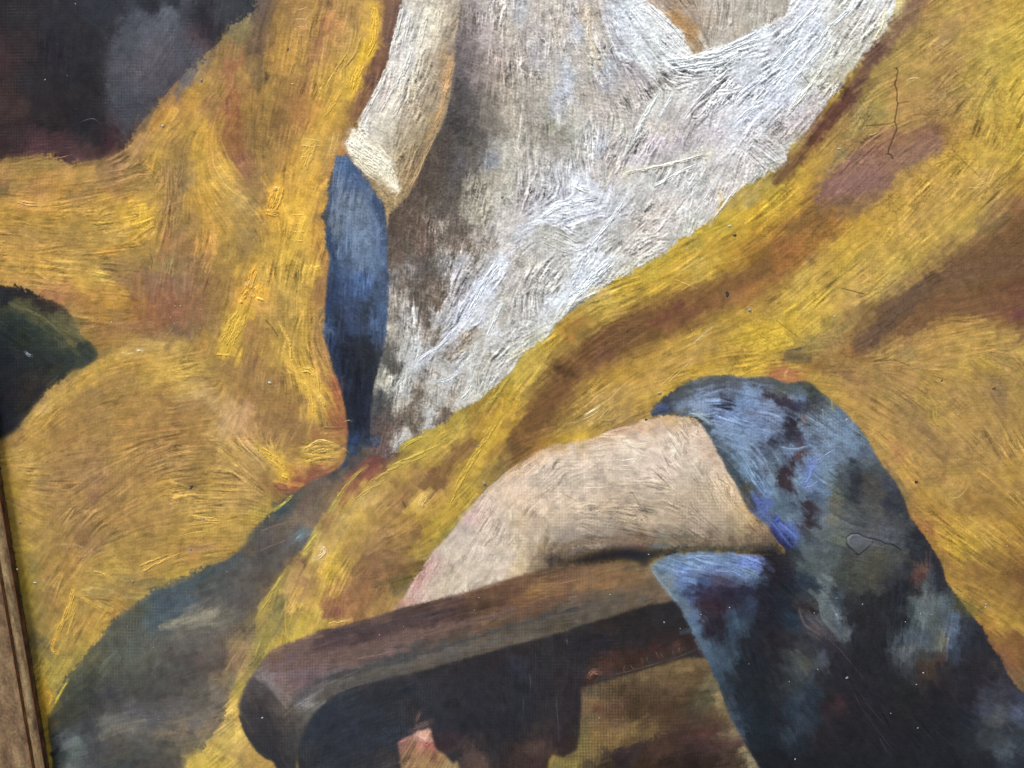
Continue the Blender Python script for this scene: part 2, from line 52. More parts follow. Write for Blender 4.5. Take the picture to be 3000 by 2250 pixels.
Z 600,1350 6b4238;700,1350 774438;800,1330 6b3d36;650,1420 754138;600,1480 7b4a38;750,1400 80473a;850,1300 50413c;900,1280 584030;880,1200 6a4a3a;900,1330 7f6538;650,1270 4b443c;750,1260 514a44;1000,1200 a08a2f;1080,1170 9a8535;950,1230 94802f;1200,1170 a08630;1300,1050 907a2c;1380,1000 8d7628;1500,920 8f7626;1600,820 8f7a28;1640,780 8a7a2c;1640,880 a88b2a;1550,950 8d6c2c;1400,1100 a98f38;1300,1150 b19640;1350,1180 ae9338;1200,1250 b09238;1100,1280 a98c33;1000,1320 a98a35;900,1380 a88838;1050,1380 90703a;1150,1320 a08035;1250,1290 8a6a38;1350,1270 7e5c30;1400,1200 7c5a2c;1450,1100 7f5c28;1480,1000 82602a;1550,1050 b08a2a;1500,1150 b8942e;1620,960 b28a28;1640,1020 b28b2c;1580,1150 ab8828;1640,1130 836028;1600,1250 82602c;1500,1250 b3922e;1450,1300 ad8d30;1550,1320 8a6c2f;1640,1250 66502b;800,1450 a0823c;700,1520 a8853c;600,1600 a4843a;900,1450 7a5836;850,1500 a58440;750,1580 a4854a;680,1570 b59650;950,1450 a08338;1000,1400 a08036;1050,1450 86653a;1150,1420 6d4c30;1100,1500 735230;1200,1480 6b4c33;1300,1400 a58533;1250,1430 7c5a30;1350,1350 a38330;1400,1400 a5862f;1450,1450 8c7430;1540,1380 7d6530;1400,1530 a88a30;1300,1550 a88a34;1350,1620 8f7a2c;1250,1620 a8862c;900,1600 85633a;950,1550 7c5a35;850,1600 92703a;1080,1580 bf9d48;1120,1560 a98640;1180,1600 a07c33;1050,1620 ae8c3c;1600,1370 6f5a35;480,1640 8a7540
B 500,40 2a4464;600,50 40556c;700,50 5f7e9c;800,50 54738f;850,60 3a526f;500,150 2a3f5f;580,130 34547f;680,170 3a5e8f;750,150 3d5c84;820,150 3f5470;480,250 25395a;560,250 30476a;650,240 365580;720,300 303f50;800,260 39506a;850,250 3c5676;470,350 253b5f;550,360 2e3b4c;620,350 34486a;700,360 303a46;770,380 34506f;840,350 3a577c;460,450 2b4a74;530,450 282f3e;620,450 2e4262;700,440 2f3f55;750,420 3f5a80;830,440 36506f;440,480 5e7088;480,550 27395a;580,550 262d39;700,560 2c323a;800,520 364e70;830,560 3a4453;500,650 27344c;600,650 252a34;720,650 2a2f37;800,660 31383e;540,750 28354c;620,760 252a34;720,760 2a2e36;800,760 363a3a;560,830 2a3348;650,850 242933;720,860 283040;590,950 252c3a;680,950 232834;740,980 263046;600,1080 252c3d;680,1080 242833;740,1080 2a3040;600,1180 263a58;660,1200 28406a;630,1260 2b4462;720,1180 2c3648;770,1200 3f4c5c;800,1180 48555f;750,1150 3a4354;590,1300 24405f;570,1360 273f66;700,1250 3c4246
W 900,50 53453a;900,130 5f5a58;1000,80 625c5b;1050,50 4c4643;1150,80 4a4540;1220,50 5d5f5f;950,180 5b5047;1050,200 544c43;1150,200 5a4c40;1250,150 6c635d;1330,50 97969a;1320,130 9c9ba0;1400,100 776f66;1350,230 8a8588;1450,60 726a62;1500,80 8d8d90;1600,50 bcc1cb;1550,120 b0b4bd;1640,150 aaa59f;1450,180 b3bac8;1400,250 b0b5c2;1500,230 b5b9c4;1600,280 a09b92;880,280 8a7f70;950,280 6e675e;1050,300 544c43;1150,300 5a4c3e;1250,300 777273;1320,330 aeb3c0;1380,380 b2b6c2;1450,330 a8abb1;1500,380 b0b2ae;1600,400 9c968a;880,380 726a5e;1000,380 9a9996;960,400 787470;1080,400 544b42;1180,400 8b8b8c;1230,430 a5a7aa;1330,430 b9bdc9;1280,480 a8abb2;1400,480 7b6e5e;1480,480 bdbfbe;1550,500 b9bbbc;1620,480 aeaca6;870,500 8d8772;950,500 7b766c;1030,480 77726a;1100,480 675d50;1200,500 665b4b;1250,540 a8aab0;1150,560 5d5140;1350,540 6a5b48;1450,550 9a968b;1530,570 b0b1b0;1620,580 a9a79f;900,580 56524b;980,560 9b9a94;1050,600 a8aaac;1100,580 787570;1200,600 a0a1a3;1130,640 a2a4a7;1300,600 6f624f;1250,650 5c4c3a;1330,640 a2a3a3;1400,620 9a988f;1500,650 918d80;1600,640 a5a299;880,650 4a4a47;960,640 93928a;1030,650 b0b2ae;1050,690 a9acaf;980,740 9a9b9a;900,720 4a4844;1100,710 898c92;1080,780 6e6a66;1150,760 6e6456;1200,720 a09f9b;1300,720 a6a6a8;1380,720 a8a79f;1480,740 a09c90;1600,720 a9a69f;830,800 a3a08c;850,850 9a9787;930,800 a8a8a0;880,830 6f6d64;960,850 9a9a96;1030,850 62594b;1150,830 aaa89f;1250,810 adafb3;1210,880 a3a29b;1320,800 8a8376;1400,830 a5a49c;1500,840 aaa9a1;1560,800 a9a79e;820,920 444340;900,900 8f8d80;960,940 aaa89d;1050,920 5d5344;1130,900 7d7767;1200,920 a5a39b;1280,900 7c7260;1340,900 a7a59c;1380,950 aba99f;1290,970 a09d92;1450,900 a9a797;850,1000 45423f;930,980 80786a;1000,1000 5c5142;1120,1020 9b9b98;1110,1100 8f8d89;1180,1000 6e6455;1250,1020 5a4a38;1300,980 7a7058;850,1100 5a4640;950,1080 50463c;1050,1060 605543;1180,1100 5d4f3f;950,1180 7d7a74;970,1150 98948b;930,1210 a8a7a6;880,1150 5d4a3e;900,1280 86827d;1020,1130 5a4c3c;780,1000 3f3f42;800,900 3c3e40;820,1250 5a4440
#21
W 50,50 9a9187;150,60 a8a197;250,60 a8a69f;350,60 a9a79f;450,60 b5bac0;550,50 b8bfc8;650,60 b5b3ad;800,50 b3aea6;900,20 aaa69a;50,200 96908a;150,200 a3a099;270,200 a5a39c;370,180 aeb0b1;450,180 bcc4d0;530,130 bbc2cc;600,160 b3afa8;700,140 a9a898;800,100 a09d80;50,350 a3a09c;150,330 a9a7a2;280,290 b5bac3;350,270 b9c0cb;450,250 b5b4ab;550,210 b0aea3;50,500 a4a19c;150,470 a8a6a0;230,430 b2b4b6;280,420 a8a79a;400,310 b0afa5;50,600 a5a297;130,560 a5a28f;30,680 aaa799;200,540 a5a387
Z 1000,30 a88f2c;1100,30 a88826;1250,60 a88a38;1350,40 a0802a;1450,40 9a7625;1550,40 7c5822;1640,60 6e4e28;900,100 a58c2c;1000,120 ad8d28;1130,130 b08c2f;1200,110 a88e38;1280,130 ab8c30;1400,130 80602a;1500,110 72522a;1600,120 6f4e28;700,170 a08a2c;800,180 ad8c28;900,200 b18f2c;1000,230 b08a26;1050,210 a98636;1150,200 86662a;1250,200 7c5a28;1350,200 70502a;1450,200 734a2a;1550,200 87592a;1640,200 87602a;600,250 a5893a;700,280 ae9030;800,240 a88a28;850,270 876a28;950,280 80602a;1050,270 7a5a2a;1200,290 74502c;1300,290 6f482c;1400,280 7c5530;1500,280 8a602c;1600,300 90702c;450,330 a38c3c;550,340 a8903c;620,370 ad9036;680,330 ab8c3c;750,330 7f6228;900,350 7d5a2c;1000,360 704a2a;1100,370 6b442e;1200,350 6e4a2c;1300,350 7a5a2a;1400,350 8a6c28;1500,350 9c7c2c;350,400 a08530;400,450 8a5c28;350,500 8c5526;450,420 8f7028;550,430 8f7330;620,430 6f5426;700,400 70502a;800,420 70522a;900,430 6a4a28;1000,430 6f462c;1100,430 6b482c;1200,430 70502a;1300,420 86692a;1400,420 a3822c;1500,430 a0822c;1620,420 ac8c28;280,480 b0922c;250,530 b3942e;380,560 80642a;450,500 78602e;550,500 70502a;650,500 64442c;750,500 5e442a;850,520 6a4a2a;950,500 6d4d2a;1050,490 80602a;1130,500 a88430;1220,490 a88632;1300,500 9c7c32;1400,510 9a7c2e;1500,520 b08f28;1620,530 b39228;200,600 b09534;300,600 917430;400,620 846030;500,600 6a4a2e;600,600 64422e;700,600 66482c;800,600 72522a;900,600 8a682c;1000,570 a27e30;1100,570 a88634;1200,570 987838;1300,580 9c7c34;1400,590 a5822c;1500,610 a0802c;1620,640 a5832a;100,680 ae943a;200,680 a38638;300,700 6f502a;350,740 5a3f28;450,680 704c2c;550,680 6b4830;650,680 6a4a2c;750,680 86652c;850,680 9b782e;950,680 a37e30;1050,670 a5833a;1150,680 a07e38;1250,680 9c7a34;1350,680 a07e2c;1450,670 8f6e28;1550,690 b8952c;30,780 b09638;130,780 aa8f38;220,780 7a5c2c;300,790 66482a;400,770 6c4c2c;500,760 7a582c;600,760 98752c;700,770 a07a2c;800,770 a37f30;900,780 a5803a;1000,770 9c7c34;1100,760 9a7a34;1200,770 b5902c;1300,740 b8952e;1450,740 b7952f;1600,740 bb9832;50,880 ae8f35;130,880 8a6a2c;200,880 674828;300,880 6a482c;400,870 86642c;500,870 a07e30;600,880 a07c34;700,890 a58140;800,880 a5813a;900,890 a38038;1000,870 a88832;1050,830 a58428;950,930 a8862c;30,980 b08f34;80,1000 8c6c2c;150,980 6c4c28;250,980 6c4a2c;350,960 846430;450,950 a07e34;550,960 a98848;650,960 a58540;750,980 98783a;850,970 a08034;900,1000 8a6c30;30,1080 735428;120,1080 6d4c28;200,1080 6c4c2c;300,1060 7b5c2c;400,1050 8a6e34;500,1040 a68848;600,1040 9a7c3c;700,1040 94763c;800,1040 8d7038;300,1150 8c702c;400,1140 957632;450,1180 b89430;370,1200 b8922e;300,1210 a88028;550,1130 9c7e34;650,1090 8a6f38;750,1080 86683a;50,1180 6c4a28;150,1180 7a562a;230,1180 896628;30,1260 66482a;100,1250 86602c
E 300,1220 a5845c;200,1260 a88a68;100,1310 b08c68;450,1210 a88c68;550,1170 ab8c68;700,1120 b38e6c;800,1090 b18c6a;900,1060 b89874;1000,1040 b38f60;1100,1050 c4a47c;1180,1060 b5977a;1230,1120 b39a80;800,1140 a58c74;950,1120 b39a80;1100,1120 b59e85;1150,1170 b19a82;50,1350 ae8658;100,1380 bca288;250,1320 b8a086;400,1270 b8a188;550,1240 bda68c;700,1220 bda68c;850,1200 b59f86;1000,1190 b9a38b;1150,1240 bba48c;1260,1200 b29a80;1300,1280 b0957a;200,1400 a8967f;350,1370 b39d85;500,1340 b8a188;600,1350 a8957e;700,1310 b09c85;800,1300 b9a58d;950,1290 bca68f;1100,1320 bba68f;1200,1320 bfab92;1350,1350 b39a7e;50,1480 b8a086;150,1470 a39079;300,1440 a08f79;400,1430 a3927c;500,1430 a4927c;600,1440 aa967e;750,1400 b29e86;900,1400 b5a088;1050,1400 b39f88;1150,1400 a5947c;1250,1400 a8957c;1350,1430 b39a7a;1430,1500 ae9270;50,1600 ba9f80;150,1580 b29a80;300,1550 b59e84;450,1510 af9b82;600,1520 ab957a;750,1500 a69179;900,1500 9c8a72;1050,1510 a18d74;1200,1500 9e8a70;1300,1530 a48e70;1420,1580 a58a66;1520,1620 b09064;200,1640 b59d80;400,1620 b39c80;600,1630 a08a6e;800,1610 948068;950,1620 9a866c;1100,1600 a08a70;1250,1620 9a866c;1350,1630 9a8568
P 1000,940 38424a;960,985 36455a;1050,930 434c50;1130,870 474d4c;1250,810 4a5052;1350,800 4b5254;1450,800 50565a;1550,810 4a5358;1640,800 4a4f52;1200,900 66788a;1300,870 607084;1400,890 5a6a7a;1500,870 64809c;1600,880 6a86a4;1640,900 4c4450;1100,970 5f7082;1200,960 788fa8;1300,950 6c87a4;1380,920 3f3f4c;1420,950 34344a;1500,950 6483a5;1600,960 6885a8;1040,1020 39424a;1130,1010 4a5860;1200,1010 8296a2;1250,1030 7088a4;1350,1020 6880a8;1450,1010 6a88b0;1550,1020 5f6f88;1640,1020 6a7f9c;1180,1060 384248;1250,1080 46545c;1300,1100 7792ae;1400,1080 7590b0;1500,1100 6c8aae;1600,1080 5f7696;1250,1130 37434a;1320,1180 3f4c54;1350,1150 60788c;1450,1170 6f8ca8;1550,1160 6c88a6;1640,1150 748fb0;1340,1260 39454c;1400,1250 4a5c66;1450,1240 6c8aa4;1550,1240 6a8399;1640,1240 4a566a;1400,1340 3a464c;1450,1310 5a7484;1520,1320 65849a;1600,1320 62788c;1430,1400 3a474d;1500,1390 60809a;1600,1400 607d96;1640,1380 475260;1470,1440 3c484c;1530,1460 5f7e96;1620,1470 6585a0;1500,1500 4a4a42;1530,1530 4d4a38;1590,1530 4c6894;1640,1520 5a7a9c;1550,1600 3f4248;1600,1600 3f5080;1640,1620 48609a
#31
Z 50,50 8a5a24;150,50 7f5525;280,50 846030;350,60 a58434;450,30 9c7f2c;550,60 a5882f;650,50 a5873a;800,40 a58838;900,50 a48a38;980,30 9a8034;1080,40 806434;1200,50 6a4c30;1350,60 6a4c30;1400,50 5f4834;1500,60 66482c;1620,60 64482c;50,150 80552c;100,180 7c5a28;200,150 a8893a;300,130 b0923c;400,150 a08034;500,170 a88a34;600,140 a8843f;700,150 ad8d3a;800,130 a3883c;900,120 94783a;1000,120 86683a;1100,140 665034;1200,120 685038;1350,150 664a2e;1500,180 684a2c;1620,180 66452c;30,280 8c6c2c;120,260 ae8e34;200,250 ac8d3c;300,260 b3932e;400,260 ac8a38;500,250 b08a48;600,240 aa8a40;700,220 ab9040;800,230 8a7040;900,260 6a5134;1000,230 5f4832;1100,250 6a4a2e;1250,260 6c4c2e;1400,280 68482c;1500,270 6a4530;1640,280 623a34;50,370 ae8f38;150,370 b5942a;250,350 a88a38;350,350 ad8e34;450,330 aa8a38;550,320 96783a;550,380 7d6038;650,350 77592f;700,370 705430;800,340 5c4434;900,350 5f4632;1000,330 674a30;1150,350 70502e;1300,350 725030;1450,340 684430;1560,340 6a4030;1640,340 5f3838;50,470 b5942a;200,460 b8962c;300,470 a88c38;400,480 98803a;500,460 96803f;600,450 7d6234;700,450 60462e;800,440 634830;900,430 684c30;1000,420 725230;1100,430 84622f;1200,430 957034;1350,410 94703a;1450,410 94703a;1550,400 8a6030;1640,430 65462c;50,570 bb9a2c;150,570 ad8e2e;250,560 8f7a3a;350,550 8a743c;450,550 8c7040;550,530 86602f;650,540 634834;700,560 644a34;800,530 846230;900,520 876538;1000,520 98743a;1150,510 a5803a;1300,500 9e7c38;1450,470 a5843a;1550,500 a4833c;1640,520 87663a;50,650 a5862f;150,640 6f5c34;190,620 55493a;250,640 836c34;350,640 7c6030;450,640 86642f;550,630 876030;600,600 755030;700,630 95753a;800,620 98783c;900,620 8f7540;1000,620 a07c3a;1150,620 9a783c;1300,620 a4823c;1450,620 98783a;1550,620 94763c;1640,620 9c7c38;50,720 94652f;120,740 8f5c30;170,700 ab8836;250,710 87652c;350,710 7e5c2c;450,720 90703a;600,720 a07c3c;750,710 8c6e3a;850,720 98743a;1000,720 97783c;1150,720 9e7c38;1300,710 ab8838;1400,680 ad8d34;1500,700 8c703a;1600,720 957638;50,780 855030;120,790 a86f3c;200,790 8c5c34;300,800 9b7a30;400,790 9a7834;500,780 7a5c36;600,790 856438;750,800 8c6e38;900,820 93703c;1050,800 9c7a38;1200,800 9e7e3c;1350,800 977738;1480,820 80653a;1600,830 8d6f38;400,880 9e7d34;500,880 a07a38;600,880 967440;750,880 8c6e3a;900,880 98763a;1050,890 9b793a;1200,900 90703a;1350,900 90723a;1480,890 7a6240;1600,920 957638;500,950 a4803a;600,960 a07c3a;750,960 977538;900,950 80653a;1000,950 a07e3a;1100,980 9c7c3c;1250,960 95743a;1400,980 947438;1500,970 8a6a38;1620,1000 9a7a38;560,1020 a4803c;650,1030 9c7a3c;750,1040 98723c;870,1030 866a3a;950,1030 866a38;1050,1040 94753a;1120,1080 a8883c;1200,1080 98773a;1300,1060 9c783a;1450,1060 94743c;1600,1080 947538;620,1100 98763c;700,1110 ab8438;780,1130 987638;870,1120 94733a;980,1110 80653a;1050,1140 84653a;1150,1150 90713a;1300,1150 94743a;1450,1160 94743c;1600,1180 9a7838;680,1180 9c7a3c;760,1200 a8823a;850,1200 97733a;950,1220 98753a;1050,1250 8b6c3a;1150,1250 86683a;1300,1230 90703a;1450,1250 94723a;1600,1260 9a7838;720,1260 957638;780,1300 a27c3c;850,1280 98683c;950,1300 a47f3a;1050,1340 98743a;1150,1350 8a6a36;1300,1320 94723a;1450,1360 98763a;1600,1380 a08030;800,1380 97733a;900,1400 ad8638;1000,1430 97753c;1150,1430 8e6c38;1250,1430 a5833a;1400,1450 957234;1550,1420 a38034;830,1480 8c6e38;950,1470 8e683a;1050,1480 a07c38;1200,1480 97753a;1350,1500 8f6d34;1500,1500 8f6c33;1640,1500 94713a;900,1580 8a6a34;1000,1550 a98232;1100,1580 9a7634;1200,1560 a98740;1300,1560 8c6a30;1450,1580 8a672f;1600,1580 90702f;950,1640 8a6430;1100,1640 94702f;1300,1640 86622c;1500,1640 8c6a2e
P 30,800 4a5052;150,840 474f45;100,870 505a48;230,850 454b3d;300,870 3c4238;30,880 5b6a70;130,890 6f8290;200,900 5f758c;30,920 3a2f38;120,920 3c323c;80,960 3a303c;200,940 36384a;280,930 3f4440;350,950 4a5054;150,990 30303c;250,990 3a424c;30,980 6a8098;60,1050 6c84a0;130,1070 2f2c36;170,1100 322c36;30,1100 5a6a80;200,1040 566a7a;240,1060 6c605c;300,1040 5f7484;380,1030 607684;400,970 56645c;350,1080 667c8c;450,1040 5a7080;500,1020 50687c;250,1120 667c8c;320,1180 4a5866;450,1120 607688;540,1090 566c80;100,1150 343440;170,1180 33303c;30,1200 353842;60,1160 404858;200,1200 3c3c48;250,1200 607890;400,1220 6a8498;520,1180 5f7a8c;600,1160 4f6068;580,1250 5c7688;80,1260 566a7e;150,1260 627c94;200,1280 5a342c;120,1310 4a5a70;40,1260 50606f;170,1340 3c2a2c;250,1300 5f7894;350,1280 667f92;450,1300 62798c;550,1300 5a7080;620,1280 4e6070;50,1360 5a7480;140,1400 3a2c30;200,1380 5a7488;270,1380 5f7ab0;300,1330 5c74a8;400,1380 607c8c;500,1370 475256;560,1360 353c42;650,1340 4a5658;680,1400 3f4a4a;30,1450 6a8490;90,1450 3a2c30;130,1500 3a2f34;180,1470 6a8494;250,1470 6484a8;330,1460 587494;400,1450 5f7880;480,1440 42484a;550,1450 2f353a;650,1450 4a443c;700,1450 4a4640;750,1480 3c424a;30,1550 5c7680;100,1560 4a6070;200,1550 5a7484;300,1540 405266;380,1540 50687a;440,1530 56604c;500,1520 3c4242;560,1550 30363a;650,1550 4c4840;720,1550 484840;800,1500 3a424c;800,1570 353b42;850,1560 33363c;50,1640 4a626e;150,1620 3c4e5c;260,1630 3a2f34;350,1620 4a5c66;430,1600 666248;500,1620 464c48;600,1630 454a48;700,1640 4e4e44;850,1630 32353a
#02
Y 80,60 b08d38;150,60 a5823a;250,60 96763a;400,50 8f6e40;550,60 8a6a3e;700,50 95723c;850,50 95703c;1000,60 96733c;1150,50 8f7038;1300,30 ad8c42;1450,40 a8863c;1550,60 a5843c;1620,40 a4833a;120,150 a5833c;250,160 8c703a;400,150 8a6c38;550,150 80603a;700,140 8a6c3c;850,150 94753a;1000,140 8d703a;1150,150 977838;1300,130 a48238;1450,140 a0803c;1560,140 94783a;120,250 b0903a;200,260 8f753c;300,250 8f7138;450,230 8c6b3c;600,240 8c6c42;750,250 93753a;900,250 94733a;1050,240 9a783a;1180,220 98753a;1250,250 8c6440;1350,250 a8804a;1450,240 9c7838;1520,220 8c7034;140,350 b08f38;200,360 7c6a38;300,350 8e6f36;450,350 987438;600,330 9c7c3e;720,350 a4853c;850,340 9a7a3c;950,340 9e7c38;1050,330 a8853e;1150,310 977438;1250,290 a87c3a;1350,280 8c7434;160,450 b3942f;220,440 94803c;300,450 86683a;420,440 987538;520,450 9c7a3c;650,430 a38540;780,430 907840;900,420 927640;1000,420 9c7c38;1100,410 9e8038;1180,370 a5863a;180,560 a08536;250,560 856c36;330,560 8a6a38;440,560 a07e38;500,540 947638;600,540 a08446;700,560 8a7444;800,520 8e7440;900,500 88703a;980,470 7a6838;200,660 9c8338;280,660 86703a;360,660 8a6a38;430,660 b08c3a;520,650 8c6e38;600,640 98783a;700,620 a8883c;750,590 967434;730,650 a87c3a;230,760 8a7438;300,750 8a7038;370,770 a5843a;450,740 98783a;540,700 9a7434;620,720 a4803a;680,720 a8853a;250,850 64593a;290,850 5c5440;360,860 ab893a;440,830 96783c;530,810 9e7e3a;600,800 a9883a;250,940 8f7c38;320,930 72643a;400,930 80703a;500,920 8c7838;550,880 96803a;270,1050 b8963a;330,1050 98853c;400,1040 8a783a;440,1000 9a8338;270,1150 ad9036;340,1150 a5883a;400,1130 7d7036;290,1230 c39432;340,1220 96803a;300,1290 b5902c
Z 1620,700 94803a;1640,800 85783a;1640,900 8a7a3c;1600,920 7d6440;1580,960 ab9450;1540,1000 9a7a4a;1530,1130 8c7c34;1500,1200 c09f45;1540,1230 c6a448;1480,1280 c2a048;1520,1350 bd9b44;1430,1400 a88b48;1500,1430 c0a04a;1580,1420 c5a44c;1380,1470 a48c48;1350,1520 b4963f;1450,1520 9c8640;1550,1520 b3934a;1620,1560 a5843c;1330,1580 b39440;1420,1580 a58d42;1500,1600 b39640;1570,1600 846840;1330,1640 b4983a;1420,1640 b89a38;1640,1620 9c7c38
F 1620,150 3a3d42;1560,220 3f3c3c;1640,230 4f443c;1500,300 38414a;1400,340 364048;1300,380 34404a;1200,430 3a434a;1050,480 3f4448;1500,400 423f40;1600,400 4a4443;1350,480 3f3f42;1200,520 3c4450;1050,560 353e48;950,600 3e464c;850,640 45453c;1350,600 474444;1500,550 454244;1600,550 4a4340;1150,640 364150;1050,680 36424e;950,680 40484c;800,720 444540;750,780 44443c;900,780 454744;1050,740 464a50;1200,690 5f5a54;1350,660 736960;1300,720 625b53;1200,750 5c5750;1450,660 57504b;1550,680 4b4644;1620,700 5a4c3a;1560,800 4b4036;1400,780 4f4a47;1500,820 5a4c40;1600,820 6e5c42;700,850 44453f;850,880 454844;1000,860 4a4845;1200,850 494543;1350,870 4d4644;1450,880 54463f;1550,900 7c6240;1520,960 705840;600,950 4d4a38;650,1000 4a4b40;800,980 454642;950,960 464440;1100,960 443f3e;1250,950 423b3c;1350,980 44393a;1450,980 4b3f3c;500,1050 46463a;600,1080 33342f;700,1080 3e3e3a;850,1080 403f3c;1000,1080 3c3a3a;1150,1080 3f3a3a;1300,1080 46403e;1420,1080 5f4e40;1480,1100 6a5a44;450,1150 3a3a30;550,1180 2c2e2e;700,1180 35343a;850,1180 3c3a3a;1000,1180 3a3738;1150,1180 403c3c;1300,1180 4a4440;1400,1180 5c5048;400,1230 3c3c34;450,1280 36372e;550,1280 302f30;700,1280 3a3838;850,1290 45424a;1000,1270 423f42;1150,1250 4a4446;1300,1270 4f4846;1380,1260 5a524c;330,1350 40382c;400,1350 34342e;550,1380 35343a;700,1380 4f4c4c;780,1400 5b5654;900,1390 57524f;1000,1350 47444a;1100,1380 4c4846;1200,1390 6a5a4c;1280,1370 504a4c;1400,1350 66564a;1450,1300 5c4e3e;350,1450 26282c;450,1480 4a5054;480,1520 4c5456;600,1450 3a3a3f;750,1480 44403c;900,1470 474444;1050,1440 5c5148;1150,1440 5f5246;1250,1480 46403c;1330,1420 6a5a48;1400,1420 564a3c;350,1550 1f2326;450,1560 34393c;600,1560 38383c;750,1560 3f3b38;900,1560 3c3a3a;1050,1540 403c38;1200,1520 4a4238;1280,1540 6a5c3c;370,1640 26292a;430,1640 50545a;500,1620 44484a;600,1640 3c3e42;800,1640 34363a;1000,1640 3e3838;1150,1620 433c38;1220,1600 6a5c3e
#12
F 50,60 3a3c40;150,50 4f4742;250,60 5c4e42;350,50 604e42;50,150 463f3f;150,150 564741;250,170 504a4c;290,150 4d565f;50,250 403b3f;150,250 4b4442;200,200 4a4244;50,350 44403f;120,330 443e3d;30,450 443b3a;100,440 4f4238;200,330 644d3a;50,500 5f4c3a;20,550 4c423b
Z 450,50 8f6d3c;550,40 a4884a;650,40 ad8d3c;750,40 a2803a;850,40 8f6c33;950,40 80602f;1050,30 a0802c;1150,40 a78a2c;1250,40 927c2c;1350,10 847430;400,120 a08c3c;350,200 8c7838;310,250 a08c3c;450,130 846a3c;550,130 a08040;650,130 a4853c;750,120 94703c;850,130 80603c;950,110 987238;1050,120 74552f;1130,120 a5862c;1200,100 9c842c;1250,130 6f6028;270,330 6c5038;400,250 c09a50;420,230 b89a60;500,220 ae8e3c;600,200 9a7a38;700,200 8c6c3a;800,220 7f603a;900,200 8c6a3a;1000,200 74572f;1100,200 9c7e2c;1150,230 8c7a30;200,380 978238;260,440 9c7448;340,400 80643c;420,350 c09c3c;480,350 b8962f;560,330 ae903c;640,290 907038;750,300 785838;850,300 765638;950,290 846438;1030,300 846834;1100,280 77682c;150,500 9e8638;200,480 a08850;280,500 a8803c;350,470 9a7840;420,440 b89438;500,430 b39238;560,430 9a7438;650,430 7e5c38;750,400 785436;850,400 735434;950,380 72552f;1030,380 6d5a2c;80,600 a0883c;180,570 6a6038;130,620 65603c;240,600 a88640;320,600 b39240;400,560 b8963c;450,520 b3923c;520,520 94683c;600,510 865f3c;700,510 885f38;800,500 86603a;880,490 5c5030;960,450 66582c;30,700 90783a;120,700 6f663c;180,680 7a6c3c;240,700 b8963c;320,680 b4943c;380,640 b3923c;430,600 8a5c38;500,580 7a5036;600,600 805838;700,600 845a36;800,600 8c6c38;870,580 97743c;450,660 7c503a;540,640 7d4e3a;600,630 986b3c;30,800 80743c;100,770 8f7c3c;170,740 7a6e3c;250,770 b09838;330,760 a58c38;400,720 a08638;480,740 ab8838;560,700 8f6a38;700,660 8a683a;30,880 7a713c;100,870 9a8638;200,830 b8983a;60,900 a08c3c;30,950 6a6438;80,940 6c5c38;10,1000 565438
E 1400,50 aa8c80;1480,40 b39a84;1600,50 ac9982;1350,120 a39180;1500,130 a8957f;1600,150 a5937d;1280,180 a89580;1400,200 ab9a86;1550,230 a9977f;1250,260 ab9a83;1350,280 b09e87;1500,300 ae9c86;1640,300 b29f88;1200,330 a8907c;1160,330 a88378;1250,370 a8967c;1400,370 ad9b84;1550,370 ae9b84;1100,400 a67f72;1150,430 a6907a;1280,450 a8967c;1450,430 a3927a;1050,470 a3796c;1100,490 a58e78;1200,500 ac9a80;1300,500 ac9b82;1000,530 a08070;1050,550 a4897a;1120,550 a88f7a;950,590 99705c;1000,590 a4806c
A 300,830 6f5040;200,870 6c4e40;450,770 654538;600,730 5c4038;750,700 5f4338;900,660 543c36;1050,640 50392f;1150,590 6b4834;1250,580 604034;1400,530 6a432c;1500,490 684428;1640,450 70482c;120,930 704e3c;250,900 644842;400,850 5a403c;550,800 4a3836;700,780 453432;850,740 4e3a36;1000,710 503832;1150,680 46322f;1300,650 4a322c;1450,620 543826;1600,580 5c3c28;80,1000 6c4c40;200,980 644a44;350,950 6b4c42;500,900 5a403a;650,870 5a403a;800,830 5c4038;950,800 60443a;1100,770 6c4c38;1250,760 684836;1400,730 644632;1500,700 77502f;1620,650 6a4628;70,1070 7c6c64;150,1080 6c504a;300,1050 685050;450,1000 6e5048;600,970 705040;700,950 6a4c40;850,920 6e5046;1000,880 6c4f40;1150,840 604638;1300,820 54402f;1450,790 6a4a34;1600,730 684830;100,1120 7d6e66;170,1170 7c6658;250,1130 705048;200,1200 7c6050;350,1100 62484a;450,1070 645050;600,1040 5c4c48;750,1000 544440;850,970 464440;950,940 3d3f40;1050,900 443f3a;1200,870 484440;1350,830 4a463c;1500,780 4a4030;1640,740 50402c;300,1170 4a4645;400,1120 57504c;500,1090 524b4a;650,1060 4e463f;800,1020 504840;950,980 574c40;1100,950 605040;1250,900 58504a;1400,870 5c5040;1550,830 5f5240;1640,810 584838;280,1240 605c54;340,1220 8a7c74;370,1230 6f665c;400,1170 544f48;500,1130 5a5048;600,1100 4f483f;750,1050 50483c;900,1030 544a3c;1050,1000 5a4e3e;1200,960 54483a;1350,930 56493a;1500,890 5f4e3c;450,1190 504838;550,1140 484234;300,1300 5c5244;280,1380 544c40;250,1350 4c443c;270,1440 46403a;240,1480 403c38;340,1290 54503f;30,1130 453e38;80,1180 453c38;140,1230 4c4038;50,1250 3f3734;150,1300 4b4036;30,1330 383334;100,1350 38322f;200,1300 564838;170,1370 3f3833;50,1430 353133;150,1450 34302f;220,1420 443e3a;80,1520 312f33;180,1550 35302f;50,1540 33302f;150,1620 2e2d30;220,1570 37322f
